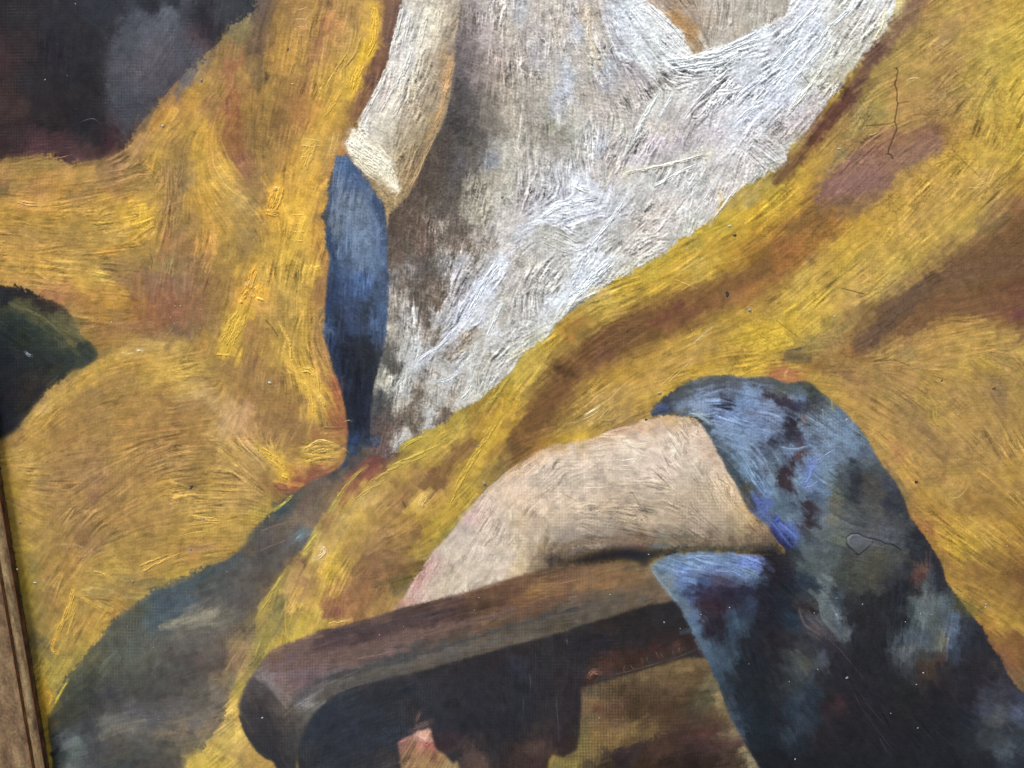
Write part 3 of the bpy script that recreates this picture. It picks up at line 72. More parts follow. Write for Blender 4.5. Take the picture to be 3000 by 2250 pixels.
K 500,1200 2d3034;450,1270 2a2e34;600,1170 303235;700,1130 2e2d30;800,1100 302e30;900,1080 302d2e;1000,1050 332f2f;1100,1030 2c292a;1250,1000 2f2a2a;1400,960 2a2728;1550,920 2c2627;1640,890 2e2827;380,1350 2c3036;550,1300 2b2e34;700,1250 2b2d32;850,1200 2a2b2f;1000,1180 2c2c30;1150,1150 2f2d30;1300,1120 2c2a2c;1450,1100 2b292c;1600,1080 2c292b;330,1450 2d3035;450,1420 2a2d33;600,1400 2a2d34;750,1370 2a2c32;900,1330 2e2f33;1000,1300 302d2e;1150,1270 2c2b30;1300,1250 2a282b;1450,1230 28272b;1600,1230 2a282a;300,1550 2f3032;450,1540 292c31;600,1520 2a2d33;750,1480 2c2e34;870,1450 2b3036;850,1550 33302f;880,1620 3a3432;700,1600 2d2e31;500,1620 2c2f33;300,1640 2c2c2c;1200,1380 2c2a2f;1350,1380 27262a;1500,1380 28262a;1640,1400 262428;1250,1500 34282a;1200,1520 37292a;1350,1500 3c302e;1400,1560 4f3c34;1450,1620 543e32;1480,1500 2f2a2a;1550,1520 2a2729;1600,1600 302826;1300,1600 2a2829;1350,1640 46352e;1640,1560 302825
V 940,1480 7c5048;960,1500 8a5f54;1000,1470 8c6a58;1050,1460 a8806c;1090,1460 c09480;1120,1440 b08470;1100,1500 a06458;1130,1510 94584c;1000,1530 866048;960,1600 7c6048;1050,1580 8c6848;1150,1560 8c6444;1100,1640 8c6c48;1200,1620 94704a;1000,1640 84664a;1250,1640 8f7a54
#22
E 50,50 a89070;150,60 a08a70;300,60 9a866c;450,50 92806a;600,60 8a7a64;750,60 988468;900,60 988468;1050,60 968066;1200,60 94806a;1350,70 8a7860;1500,60 96805c;1560,70 a08050;50,180 b09a7c;150,170 a08c74;300,160 887866;450,150 847464;600,150 7a6c5c;750,140 70604f;900,140 705f4c;1050,130 7a6a54;1200,140 7c6c54;1350,150 75664f;1500,150 7c6a4c;1600,130 84684a;50,300 ae9876;130,280 9c8668;200,240 86704c;280,220 7a6a54;400,190 807060;500,200 76644f;600,200 6f5f4c;750,180 6c5442;850,190 664a38;950,200 5c5c54;1100,190 5d5444;1250,200 5a4c3a;1400,200 5c4d3a;1550,200 5a4a38;1640,170 5c4a38;50,370 a48c68;150,330 6f5c44;250,270 5c4a3a;350,250 5d4c38;450,240 54443a;300,310 3c322c
J 350,320 2c2626;500,290 2b2426;600,260 28242a;700,260 27242a;800,260 28262c;900,270 282a32;1000,260 28292f;1100,240 2c3038;1250,240 2c343a;1400,240 2a323c;1550,250 242836;1640,250 23242e;750,300 24222a;850,330 2c2a2c;650,310 302623
A 50,420 70482a;150,400 6c4a2c;250,370 66462c;350,360 6c4c2f;450,370 744e2c;550,350 7c5430;650,350 7c5630;750,350 6c5030;820,370 6f5430;50,500 754a2c;200,450 80562c;350,420 7c5230;500,420 855a30;650,420 80562c;800,410 80582c;880,400 8a6840;50,580 70482a;150,520 845828;300,500 7a502c;450,490 80542c;600,480 84582c;750,470 7d5630;900,470 6c5034;50,650 70482a;150,620 6c482c;250,600 6a482f;400,560 70503a;550,540 644c34;650,530 5c4a36;800,520 5f4a34;930,520 6c5234;50,690 6a4a34;100,720 564634;200,680 4c4030;300,640 50402f;400,620 4c4238;550,600 54483a;700,570 5c4d3c;850,570 64543f;960,560 6c5438;50,760 54483c;150,740 564a3c;250,720 584a3a;350,690 4e4436;450,680 584a3a;600,650 5c4c38;750,620 5f4c30;880,590 544030;50,820 5c4f3c;150,790 5c4e3c;300,760 5a4830
K 950,620 2a2624;1050,650 262424;850,660 26211f;700,700 2a2422;950,700 2a2626;1100,720 282524;600,740 2d2622;450,760 2c2726;300,800 2c2828;150,840 302b2a;50,870 302a28;1050,780 2d2422;900,780 2a2422;750,790 282422;600,830 262326;450,850 282528;300,880 2c2829;150,920 2b2728;1150,800 2c2826;1130,830 34241f;1000,840 2f2320;850,860 2b2424;1180,870 3a2822;1080,890 4a3028;950,910 402a22;850,950 40291f;780,980 3c281f;700,1000 40291f;620,1030 4a2f24;520,1080 3f2a20;600,1080 38302c;700,1040 38302c;900,980 362c26;1050,950 3a2e26;1180,900 2e2a2c;1130,940 352b25;50,1000 2c2c32;150,1000 2c2a2c;300,1000 2e2a2a;400,980 2e2a2a;50,1150 28282d;200,1150 2c282a;350,1150 2e2829;430,1100 2c2628;50,1300 27262b;200,1300 2c2829;350,1300 2f292a;430,1250 2c2627;50,1450 2a2628;200,1430 342c2a;300,1450 30262a;400,1400 2f2826;50,1560 3c2c26;150,1530 48362c;200,1500 46352c;250,1560 3c2f28;350,1500 302522;400,1480 342820;30,1640 3a2c26;150,1640 3a2a26;250,1600 38291f
O 480,1130 564630;550,1130 64502e;650,1100 6a522c;750,1070 6c5630;850,1040 745a30;950,1020 745a30;1050,1000 785e30;1150,980 7c6030;1240,950 7c6034;500,1180 685434;600,1180 604a2c;700,1160 544028;800,1140 5c4528;900,1110 644c2c;1000,1090 6c502c;1100,1080 6f522c;1200,1060 6a502c;1290,1080 6f5f34;520,1230 846230;600,1250 785830;700,1250 684a2c;800,1220 523e24;900,1200 5a4528;1000,1180 5c4428;1100,1180 60482a;1200,1170 584828;1280,1150 70623a;490,1300 7a5c34;550,1290 70462c;620,1300 64452a;700,1310 64462a;800,1300 543f24;900,1290 4c3824;1000,1280 543c24;1100,1270 523f24;1200,1250 54472c;1280,1220 5c5530;1350,1200 9a7c44;470,1380 6f5c30;520,1350 785c34;620,1370 7c5c2f;700,1380 7f6032;800,1390 7c602c;900,1370 74542c;1000,1350 604528;1100,1350 563f28;1200,1330 54402c;1300,1300 60482a;1380,1280 8c7038;480,1440 70602c;520,1430 90682c;620,1440 8c682f;720,1430 8a682c;800,1430 80622c;900,1430 7c5c28;1000,1420 5c4428;1100,1420 50382a;1200,1420 583828;1300,1420 603c2c;1380,1400 5f4c2f;1440,1420 8f7448;450,1500 7a682c;550,1490 8c6c2c;650,1490 8a682c;750,1470 6f522a;850,1490 48372a;950,1490 4c3626;1050,1470 4a3424;1150,1480 52382c;1250,1480 56382c;1350,1480 604030;1450,1500 5a4230;1520,1560 a08a50;400,1580 80682c;500,1580 7c622c;600,1560 4f3d2a;700,1540 44342c;800,1540 42322c;900,1550 5a3c2a;1000,1560 553a28;1150,1560 3c2c22;1300,1540 42302a;1430,1560 4c3828;300,1640 84702c;400,1640 98802c;500,1630 5c4a2c;600,1620 40301f;700,1600 3a2c2a;850,1620 46321f;1000,1630 3c2c1f;1150,1640 36281f;1300,1640 3c2c20;1480,1640 4c3a24;1560,1630 a08c58
P 900,340 5c6c68;950,380 5a7078;1000,350 607c94;1100,300 5a7890;1200,310 6484a4;1350,310 5c7c98;1500,320 6080b4;1580,340 5f78b8;1000,430 70828c;1100,400 6484b8;1200,380 6a86a8;1350,360 607cac;1450,390 5c789c;1550,400 607c94;1000,480 64706c;1080,470 4c6890;1180,440 4a6280;1260,470 3c5078;1350,430 4a4658;1450,440 445068;1580,450 3c5068;1640,400 30303a;1050,530 54707c;1130,520 344060;1220,510 30304c;1300,530 36283a;1400,510 30293a;1500,520 28283a;1600,520 282830;1080,580 50646c;1150,580 3f4c70;1250,590 3c2c34;1350,600 34262e;1450,600 2e2a36;1520,600 303a50;1620,620 272630;1130,660 50646f;1180,700 486280;1250,680 342c34;1350,680 2f252c;1420,650 344050;1480,640 2c3444;1600,720 26272c;1170,770 4a6474;1220,780 405a70;1280,760 2c262e;1370,750 2a2630;1430,750 304050;1470,720 344c5c;1560,800 26282e;1230,850 48606c;1280,880 3c5466;1340,840 2e3038;1400,880 30404c;1350,930 364c58;1430,900 33464f;1500,880 25282f;1620,880 25282c;1280,960 3c5260;1340,1000 34485a;1400,960 354a54;1480,980 22262e;1620,1000 22262c;1320,1080 34485a;1400,1080 2a3036;1500,1100 20262a;1620,1120 24282c;1370,1160 2c3a46;1450,1180 242c30;1600,1200 20272a;1400,1260 2c3c48;1480,1260 28303a;1600,1300 1f252c;1440,1340 384858;1520,1340 252e38;1620,1350 202a30;1480,1420 344454;1540,1440 1f262c;1640,1450 202730;1540,1520 242a30;1640,1540 1c2128;1600,1600 1e2126;1640,1640 1c1f24
#32
P 30,60 4a5a78;60,60 2c3c80;130,30 607884;200,40 546a78;240,80 3f3438;280,60 302a2e;340,50 56646c;420,50 6a6a54;470,100 545c54;550,60 4c5250;700,60 4b4c48;850,60 464a48;900,60 3a3d40;60,150 2a3468;120,100 3c5090;150,150 4058a0;120,200 262c50;170,190 3a4c80;200,200 4c5c60;250,150 3c4448;300,130 4a585c;380,150 54605a;450,180 56604c;550,190 53585a;650,200 4e5254;750,150 505456;850,200 42474a;930,200 32363a;980,150 2c2c34;1000,230 303438;30,300 2a2429;100,280 2c2a2c;180,270 363c3c;240,260 4a5654;330,250 4c5656;430,270 46504c;500,300 3f423c;600,270 484c44;700,280 4a4a38;850,270 45483f;960,290 2f3134;1050,280 2c2c34;50,400 2c232a;130,400 282830;220,340 45524f;300,340 46524e;400,360 4c5852;470,380 40463c;560,370 464a3a;680,380 4a4a36;800,370 40443c;900,380 34383a;1000,380 664634;985,430 54342c;1060,400 3a444c;1110,380 2c2c30;50,500 26242c;150,480 232830;260,430 2a3844;300,480 2a343c;380,450 5c6a64;350,530 5a6864;430,520 363c3c;520,480 3c3c34;600,500 45463a;700,480 46463a;800,450 35383a;900,470 282a30;980,500 30302f;1020,480 505c58;1080,480 40484c;1140,480 2c2e34;50,600 23262f;150,600 242a34;230,620 3c3434;290,620 2f2a28;340,600 56645f;400,660 505c5a;440,680 5c6a70;470,560 3c4a50;550,560 303030;650,560 2c2c2e;750,560 2c2b2e;850,560 26272c;940,560 4a5450;1020,560 56605a;1100,580 505a58;1160,580 4a5c64;1220,560 3c3c30;1290,600 54502f;1250,620 4a482f;50,700 26272e;170,700 243440;250,690 4a4244;300,740 504848;350,780 4a4444;430,720 4a5456;480,780 4c5658;500,700 2c2c30;600,700 2a2a2c;700,700 2c2a2c;850,700 28282c;930,680 3c4848;1000,680 586460;1080,700 48524c;1150,680 4a565a;1210,680 46586a;1280,720 34363c;1340,740 30323a;1380,780 2c2c34;50,830 2b2628;150,850 2e2c2e;250,830 34343a;350,850 302e34;450,850 343034;550,830 2a2a2e;700,830 28282a;830,820 303638;900,800 424e54;980,820 465258;1060,840 4a5454;1130,830 64644c;1180,850 485f74;1200,800 46586a;1260,830 303640;1350,850 2c2e36;1420,880 2c2c30;50,950 2a282c;120,930 343a38;180,950 444a44;250,980 4c4c3c;300,920 32343a;340,950 40464c;450,950 2c2a2e;600,950 272629;750,950 27272a;860,930 485052;920,880 5c6058;950,950 444a48;1050,920 3c3c38;1140,930 4c352e;1200,920 303a44;1300,930 2c2b30;1400,950 2e2c2f;1480,980 302e30;50,1080 2a2c30;130,1080 2f3432;200,1050 3c4444;260,1080 363e42;350,1080 2a2a2e;500,1060 27262a;650,1060 28272a;800,1060 28282b;900,1030 34383a;1000,1030 3a302a;1070,990 4a3828;1150,1020 2f2c2c;1300,1050 28272b;1450,1080 2f2a2e;1550,1080 38323a;50,1200 2c2e32;130,1160 34393a;210,1180 303c44;300,1200 283440;400,1200 2a2728;500,1200 28262a;700,1200 272528;900,1200 262526;1100,1180 252427;1300,1200 27252a;1430,1180 363840;1530,1180 3c3e44;1600,1200 323440;50,1350 23272c;160,1280 263440;200,1380 303a44;300,1300 26303a;400,1260 30262a;450,1240 3f2a2a;550,1350 252326;750,1350 242326;950,1350 242326;1150,1330 222428;1300,1320 26282f;1430,1290 3c444e;1520,1280 464a4c;1480,1320 50504c;1620,1300 40485a;50,1500 20252c;130,1450 2c3840;200,1500 242a30;350,1480 282426;500,1500 242326;700,1500 252427;900,1500 232326;1100,1480 212226;1300,1480 272c2f;1420,1430 34383a;1550,1400 30363a;1480,1520 3c4448;1550,1540 424c50;1620,1480 30383e;80,1620 1c1e22;300,1620 202022;600,1620 1f2023;900,1620 212225;1200,1620 1f2124;1400,1620 25272c;1600,1620 2a2f38
Z 950,60 8a5c2c;1020,100 8c5a30;1000,40 a57c30;1100,50 9a7430;1200,60 a8812f;1300,80 b08c38;1400,60 a88034;1500,80 a07a2c;1620,80 946e28;1060,180 80502c;1130,180 a37e2c;1220,200 b8942c;1300,180 a8842c;1400,150 ab8838;1500,180 9e782a;1620,200 8e682a;1100,260 86602c;1200,280 b3902c;1280,290 98782c;1400,290 86662a;1550,290 846428;1150,340 8a662c;1250,350 80602a;1400,370 785628;1550,380 76552a;1180,440 94702c;1280,430 88652c;1400,450 86622a;1550,450 7c5a28;1640,430 6e4c28;1230,500 94742c;1330,520 8f6c2c;1450,520 90702a;1560,520 86642a;1640,540 66462a;1310,620 7c6c2c;1400,610 947030;1500,620 94702a;1600,640 86622a;1350,680 98702c;1450,700 9a742c;1540,730 a37f2c;1620,700 94722a;1420,780 8c6028;1520,800 86602c;1620,800 74522a;1450,860 8c5c2c;1550,880 7f562c;1640,880 745026;1500,950 704a34;1580,960 7c522c;1640,980 6c4c28;1560,1020 74503c;1620,1060 745838;1640,1130 5f5030
"""
# Outlines of the painted passages, back to front. "10:x,y" = point in tile 10; "s:x,y" = photograph pixels.
# letter, feather (px), raggedness (px), outline
SHAPES = [
 ("Y",2.5,3,"s:-700,-500 s:1190,-500 10:1000,0 10:1000,900 10:700,1500 11:700,900 11:620,1290 11:570,1400 11:540,1500 02:1659,400 02:1000,900 02:400,1400 s:100,2900 s:-700,2900"),
 ("D",7,5,"s:-700,-500 s:800,-400 s:752,18 00:1590,100 00:1480,180 00:1400,290 00:1250,400 00:1100,580 00:980,710 00:900,820 00:800,960 00:740,1000 00:640,1030 00:540,1055 00:400,1045 00:360,1005 00:200,1010 00:0,1030 s:-700,480"),
 ("Q",22,4,"s:380,-400 s:375,0 00:750,200 00:690,420 00:690,560 00:700,700 00:750,820 00:830,880 00:900,820 00:980,710 00:1100,580 00:1250,420 00:1330,350 00:1210,250 00:1200,130 s:570,0 s:580,-400"),
 ("F",5,4,"11:605,1285 11:540,1370 11:400,1440 11:270,1520 11:220,1550 11:130,1640 02:1650,100 02:1600,190 02:1540,260 02:1450,320 02:1300,370 02:1200,420 02:1060,470 02:990,495 02:940,560 02:800,640 02:730,700 02:660,800 02:580,900 02:500,990 02:440,1070 02:370,1200 02:310,1330 02:315,1450 02:330,1659 s:90,2900 s:400,2900 02:1200,1659 02:1300,1560 02:1370,1450 02:1430,1380 02:1460,1280 02:1500,1180 02:1540,1050 02:1600,930 02:1659,780 12:0,600 12:60,540 12:140,440 12:190,370 12:300,240 12:350,160 12:420,50 11:460,1640 11:540,1520 11:575,1440 11:700,1330 11:700,1270"),
 ("W",4,7,"s:1250,-500 10:1150,0 10:1050,1000 10:870,1350 11:800,100 11:780,600 11:740,900 11:740,1100 11:740,1260 11:830,1310 11:900,1280 11:930,1225 11:1010,1180 11:1100,1130 11:1200,1100 11:1280,1020 11:1400,960 11:1480,900 11:1560,830 11:1659,740 21:50,660 21:120,590 21:220,540 21:280,460 21:400,350 21:550,240 21:650,170 21:760,120 21:860,60 21:940,10 20:1000,1640 20:1070,1560 20:1200,1500 20:1280,1440 20:1370,1300 20:1450,1240 20:1580,1170 20:1659,1130 30:100,1070 30:140,950 30:220,890 30:300,790 30:400,650 30:490,560 30:520,480 30:640,340 30:720,260 30:800,100 30:830,0 s:2700,-500"),
 ("N",6,5,"20:860,0 20:940,60 20:1050,160 20:1110,240 20:1160,340 20:1200,350 20:1300,310 20:1450,260 20:1659,150 30:60,110 30:150,20 s:2400,-500 s:1750,-500"),
 ("S",3,5,"s:1250,-500 10:945,0 10:930,80 10:890,250 10:860,370 10:800,520 10:740,650 10:680,750 10:650,840 10:620,835 10:600,900 10:575,930 10:590,960 10:605,1000 10:640,1060 10:700,1130 10:740,1190 10:800,1270 10:830,1340 10:840,1400 10:832,1480 10:848,1480 10:868,1390 10:900,1350 10:940,1320 10:1000,1250 10:1030,1150 10:1080,1020 10:1130,900 10:1200,820 10:1250,650 10:1280,450 10:1290,300 10:1310,150 10:1320,0 s:1370,-500"),
 ("B",3,3,"10:530,1000 10:560,1015 10:590,990 10:620,1040 10:680,1110 10:740,1190 10:800,1280 10:830,1350 10:845,1420 10:850,1530 10:850,1659 11:860,100 11:860,250 11:850,400 11:840,560 11:800,700 11:770,800 11:750,950 11:745,1080 11:740,1150 11:800,1170 11:800,1230 11:700,1240 11:650,1290 11:600,1300 11:590,1340 11:570,1390 11:560,1350 11:580,1290 11:590,1200 11:590,1100 11:570,950 11:540,840 11:500,740 11:470,620 11:440,530 11:430,480 11:450,400 11:450,280 11:460,180 11:470,100 11:475,0 10:450,1600 10:445,1460 10:420,1430 10:440,1380 10:455,1330 10:465,1230 10:480,1180 10:500,1100 10:515,1010"),
 ("G",5,5,"01:-400,180 01:0,180 01:100,195 01:200,235 01:300,280 01:400,320 01:470,390 01:510,470 01:540,530 01:590,560 01:635,650 01:600,690 01:540,730 01:480,740 01:430,790 01:350,840 01:300,890 01:220,970 01:170,1040 01:120,1120 01:0,1190 01:-400,1300"),
 ("O",3,2,"22:300,1000 22:900,900 22:1260,880 22:1500,1300 22:1700,1659 s:2400,2900 s:1300,2900 22:230,1659 22:400,1500"),
 ("E",3,2,"12:880,640 12:950,560 12:1010,450 12:1080,360 12:1130,270 12:1200,200 12:1260,130 12:1330,40 11:1400,1620 11:1480,1520 11:1560,1450 11:1659,1370 21:80,1320 21:180,1260 21:260,1225 21:400,1205 21:520,1180 21:650,1120 21:760,1095 21:850,1060 21:920,1050 21:1000,1030 21:1100,1035 21:1170,1050 21:1250,1100 21:1300,1175 21:1330,1250 21:1390,1320 21:1440,1390 21:1480,1470 21:1530,1550 21:1580,1630 22:1640,50 32:30,90 32:55,160 32:70,205 32:0,235 22:1500,240 22:1300,225 22:1100,225 22:900,245 22:700,240 22:600,240 22:500,260 22:400,300 22:300,340 22:240,380 22:0,450 12:1500,500 12:1300,560 12:1000,640"),
 ("K",4,1.4,"12:270,1659 12:200,1400 12:400,1150 12:1000,900 22:0,800 22:900,560 22:1060,560 22:1110,630 22:1150,700 22:1200,800 22:1240,880 22:1290,935 22:1150,945 22:1000,985 22:850,1025 22:700,1065 22:600,1100 22:480,1130 22:445,1150 22:450,1250 22:445,1350 22:435,1450 22:420,1540 22:330,1590 22:230,1659 s:1560,2900 s:850,2900"),
 ("V",4,3,"12:920,1480 12:1000,1450 12:1050,1420 12:1130,1400 12:1140,1450 12:1160,1530 12:1230,1580 12:1280,1630 12:1320,1690 s:1400,2900 s:1150,2900 12:935,1700 12:935,1600 12:925,1520"),
 ("A",4,1.4,"12:165,860 12:300,820 12:420,765 12:600,725 12:760,680 12:860,650 12:1000,610 12:1200,560 12:1400,510 12:1659,425 22:150,385 22:300,350 22:450,340 22:600,330 22:740,330 22:830,345 22:900,365 22:960,410 22:1000,490 22:1050,570 22:900,600 22:800,625 22:650,675 22:500,720 22:300,785 22:0,865 12:1450,925 12:1300,965 12:1150,1010 12:1000,1045 12:850,1080 12:700,1115 12:600,1145 12:500,1195 12:430,1250 12:370,1310 12:330,1380 12:300,1450 12:280,1520 12:265,1659 s:880,2900 s:860,2500 12:130,1659 12:60,1600 12:0,1550 02:1600,1460 02:1570,1400 02:1550,1320 02:1545,1240 02:1570,1170 02:1600,1100 12:0,1030 12:60,940 12:110,890"),
 ("J",8,2,"22:220,355 22:400,295 22:500,262 22:600,235 22:750,225 22:900,240 22:1100,228 22:1300,222 22:1500,232 22:1640,225 32:60,210 32:100,260 22:1659,300 22:1600,280 22:1300,265 22:1100,275 22:1020,290 22:900,310 22:890,350 22:860,362 22:820,335 22:740,322 22:600,330 22:450,345 22:330,355"),
 ("P",4,3,"21:890,1030 21:920,970 21:980,910 21:1050,870 21:1130,810 21:1250,780 21:1400,770 21:1540,785 21:1659,780 31:60,800 31:130,820 31:230,810 31:290,830 31:340,880 31:420,940 31:480,990 31:540,1060 31:590,1110 31:650,1190 31:690,1270 31:740,1350 31:800,1430 31:850,1500 31:890,1600 32:920,30 32:990,120 32:1060,220 32:1120,330 32:1160,450 32:1220,540 32:1300,640 32:1370,720 32:1420,800 32:1470,900 32:1520,970 32:1580,1090 32:1659,1180 s:3500,2500 s:3500,2900 s:2400,2900 s:2270,2400 22:1600,1659 22:1530,1540 22:1470,1430 22:1400,1300 22:1360,1180 22:1310,1060 22:1270,970 22:1240,930 22:1190,830 22:1150,740 22:1090,620 22:1010,530 22:960,460 22:920,390 22:895,345 22:950,312 22:1050,278 22:1200,262 22:1400,265 22:1600,280 32:100,265 32:110,240 32:80,205 32:30,130 22:1640,80 22:1570,20 21:1530,1640 21:1485,1560 21:1445,1470 21:1390,1380 21:1340,1290 21:1290,1190 21:1240,1110 21:1180,1050 21:1080,1030 21:1000,1025 21:930,1040"),
]
# Direction of the brush per passage: photograph px and angle (0 level, 90 upright, 45 rising to the right)
BRUSH = {
 "Y":"850,200,80 1000,300,70 950,500,68 900,700,72 850,900,85 850,1150,88 900,1250,95 600,300,50 500,350,55 550,500,90 650,550,-55 700,600,-50 200,550,10 400,600,15 100,700,-5 300,750,5 500,650,80 650,800,70 700,250,85 200,820,-8 300,800,-10 480,880,88 550,950,85 450,1010,2 550,1100,3 400,1150,10 200,1150,40 120,1250,45 300,1300,10 550,1250,8 550,1450,5 650,1430,5 80,1400,0 50,1500,-30 720,1350,-45 700,1200,75 350,1400,40 200,1600,60 150,1750,65 300,1720,-10 450,1650,15 550,1580,10 600,1500,5 250,1850,60 150,2000,55 130,2050,55 800,1050,70 860,1100,-60 920,1150,-60 950,1300,5 850,1250,60 920,1350,-5 800,1380,-50 900,1400,5 1130,150,80",
 "D":"150,200,88 300,400,85 400,430,20 150,440,10 650,60,80","Q":"450,150,60 400,300,80",
 "Z":"2900,100,25 2800,250,40 2900,350,75 2600,300,20 2850,600,45 2600,650,45 2400,620,38 2300,650,40 2700,800,40 2950,500,45 2500,300,55 2400,430,50 2400,900,42 2600,950,35 2800,900,10 2400,1080,-5 2600,1200,-35 2750,1300,-45 2850,1400,-35 2950,1250,-60 2600,1450,-60 2700,1600,-30 2850,1850,-30 2950,1950,-50 2000,800,30 1800,900,20 1700,1050,40 1650,1200,35 1800,1150,38 2100,900,30 2150,1050,10 1600,1300,20 1550,1000,50 1900,1130,20 1450,1200,60 1350,1400,55 1250,1300,35 1150,1400,40 1100,1450,42 1050,1500,60 1300,1500,40 1000,1600,60 1150,1650,5 900,1750,70 1100,1750,70 850,1850,70 700,2150,40",
 "W":"1450,100,85 1400,400,85 1450,600,80 1300,600,80 1250,700,88 1600,100,-85 1700,150,-70 1900,120,-50 2000,150,-48 1600,400,88 1700,500,-80 1850,300,-60 2050,200,15 2200,150,25 2000,400,65 1900,500,65 1850,450,60 2100,300,45 2200,350,45 2200,550,70 2100,600,60 1900,700,30 1650,690,-30 1700,650,20 2000,700,75 1800,750,50 1550,700,30 2400,100,55 2350,250,50 2500,100,55 2300,350,45 1250,900,88 1400,950,50 1350,1000,45 1200,1130,80 1350,1130,85 1450,850,60 1650,800,50 1550,900,90 1550,1000,30 2260,450,-40",
 "N":"1950,60,-40 2100,80,80 2200,80,85 2020,120,-50",
 "S":"1200,100,75 1130,250,72 1100,330,65 1065,430,-50 1110,480,-38 1140,530,-42 1220,420,68 1200,450,65 1180,550,60",
 "B":"1000,600,80 1050,700,88 1030,1000,90 1040,1250,85 1030,1350,60",
 "G":"100,900,-35 200,1000,-30 80,1150,45","F":"600,1650,25 400,1900,50 600,1900,10 500,2100,5 850,1600,35 900,1500,45 700,1950,65",
 "E":"1700,1320,10 1600,1400,40 1850,1400,0 2000,1350,-60 1450,1600,60 1600,1600,80 1900,1500,-10 1350,1700,60 2100,1400,-60 1700,1560,-10",
 "A":"1000,1850,15 1700,1700,12 900,1950,15 800,2100,-60 900,2080,35","K":"1200,2000,20 1500,2000,88 1600,1950,88 1800,1850,5 1000,2150,20 1900,1950,15",
 "P":"2050,1150,20 2200,1250,-10 2150,1200,-20 2400,1200,-35 2300,1350,-60 2200,1400,-60 2450,1450,-30 2100,1700,-15 2150,1850,-75 2500,1900,88 2350,1850,-35 2500,2050,-45 2700,1800,80 2700,1850,80 2550,1600,-10 2200,2050,-60 2650,2150,-50 2900,2150,-30",
 "O":"1800,2050,80 2000,2000,5 2100,2150,10 1800,2150,10","V":"1230,2200,60","J":"1900,1620,5"}
# ------------------------------------------------------------------ PAINT ENGINE (numpy)
PXW = 2.5                                   # photograph pixels per cell of the paint film
X0, Y0, GW, GH = -320.0, -300.0, 1508, 1140
rng = np.random.RandomState(7)

def tile_pt(tok):
    k, xy = tok.split(':'); x, y = map(float, xy.split(','))
    if k == 's': return x, y
    return int(k[0])*750 + x*.4521, int(k[1])*750 + y*.4521

def box(a, r, ax):
    r = max(1, int(r)); n = a.shape[ax]
    pad = [(0, 0)]*a.ndim; pad[ax] = (r+1, r)
    c = np.cumsum(np.pad(a, pad, mode='edge'), axis=ax, dtype=np.float64)
    s1 = [slice(None)]*a.ndim; s2 = [slice(None)]*a.ndim
    s1[ax] = slice(2*r+1, 2*r+1+n); s2[ax] = slice(0, n)
    return ((c[tuple(s1)]-c[tuple(s2)])/(2*r+1)).astype(np.float32)

def blur(a, sig):
    if sig < .3: return a
    if sig < 1.2:
        k = np.exp(-np.arange(-3, 4)**2/(2*sig*sig)); k /= k.sum()
        for ax in (0, 1):
            b = np.zeros_like(a)
            for i, w in zip(range(-3, 4), k): b += w*np.roll(a, i, ax)
            a = b
        return a.astype(np.float32)
    for r in ([sig*.9]*3): a = box(box(a, round(r), 0), round(r), 1)
    return a

def noise(sig, amp=1.0, shape=(GH, GW)):
    n = blur(rng.randn(*shape).astype(np.float32), sig); return n*(amp/n.std())

def cubic_ring(p, n=6):
    p = np.array(p); out = []
    m = len(p)
    for i in range(m):
        a, b, c, d = p[i-1], p[i], p[(i+1) % m], p[(i+2) % m]
        # tension falls on long edges so that far outline corners stay put
        for t in np.linspace(0, 1, n, endpoint=False):
            out.append(b + .5*t*(c-a)*.6 + t*t*(-.6*1*(c-a) + 3*(c-b) - .3*(d-b)+.3*(c-a)*0) + t**3*(-2*(c-b)+.3*(c-a)+.3*(d-b)))
    return np.array(out)

def fill(poly):
    """even-odd fill of a polygon given in photograph px, on the film grid"""
    P = (np.array(poly)-[X0, Y0])/PXW
    acc = np.zeros((GH, GW+2), np.int32)
    for (xa, ya), (xb, yb) in zip(P, np.roll(P, -1, 0)):
        if ya == yb: continue
        if ya > yb: xa, ya, xb, yb = xb, yb, xa, ya
        r0, r1 = max(0, math.ceil(ya-.5)), min(GH-1, math.ceil(yb-.5)-1)
        if r1 < r0: continue
        r = np.arange(r0, r1+1); x = xa+(r+.5-ya)*(xb-xa)/(yb-ya)
        c = np.clip(np.ceil(x-.5), 0, GW+1).astype(int)
        np.add.at(acc, (r, c), 1)
    return ((np.cumsum(acc, 1)[:, :GW]) & 1).astype(np.float32)

GY, GX = np.mgrid[0:GH, 0:GW].astype(np.float32)
PX, PY = X0+(GX+.5)*PXW, Y0+(GY+.5)*PXW

def warp(img, dx, dy):
    x = np.clip(GX+dx, 0, GW-1.001); y = np.clip(GY+dy, 0, GH-1.001)
    xi, yi = x.astype(np.int32), y.astype(np.int32); fx, fy = x-xi, y-yi
    if img.ndim == 3: fx, fy = fx[..., None], fy[..., None]
    return (img[yi, xi]*(1-fx)*(1-fy)+img[yi, xi+1]*fx*(1-fy)+img[yi+1, xi]*(1-fx)*fy+img[yi+1, xi+1]*fx*fy)

def upsample(a, st):
    h, w = a.shape[:2]
    x = np.clip((GX+.5)/st-.5, 0, w-1.001); y = np.clip((GY+.5)/st-.5, 0, h-1.001)
    xi, yi = x.astype(np.int32), y.astype(np.int32); fx, fy = (x-xi)[..., None], (y-yi)[..., None]
    a = a.reshape(h, w, -1)
    return a[yi, xi]*(1-fx)*(1-fy)+a[yi, xi+1]*fx*(1-fy)+a[yi+1, xi]*(1-fx)*fy+a[yi+1, xi+1]*fx*fy

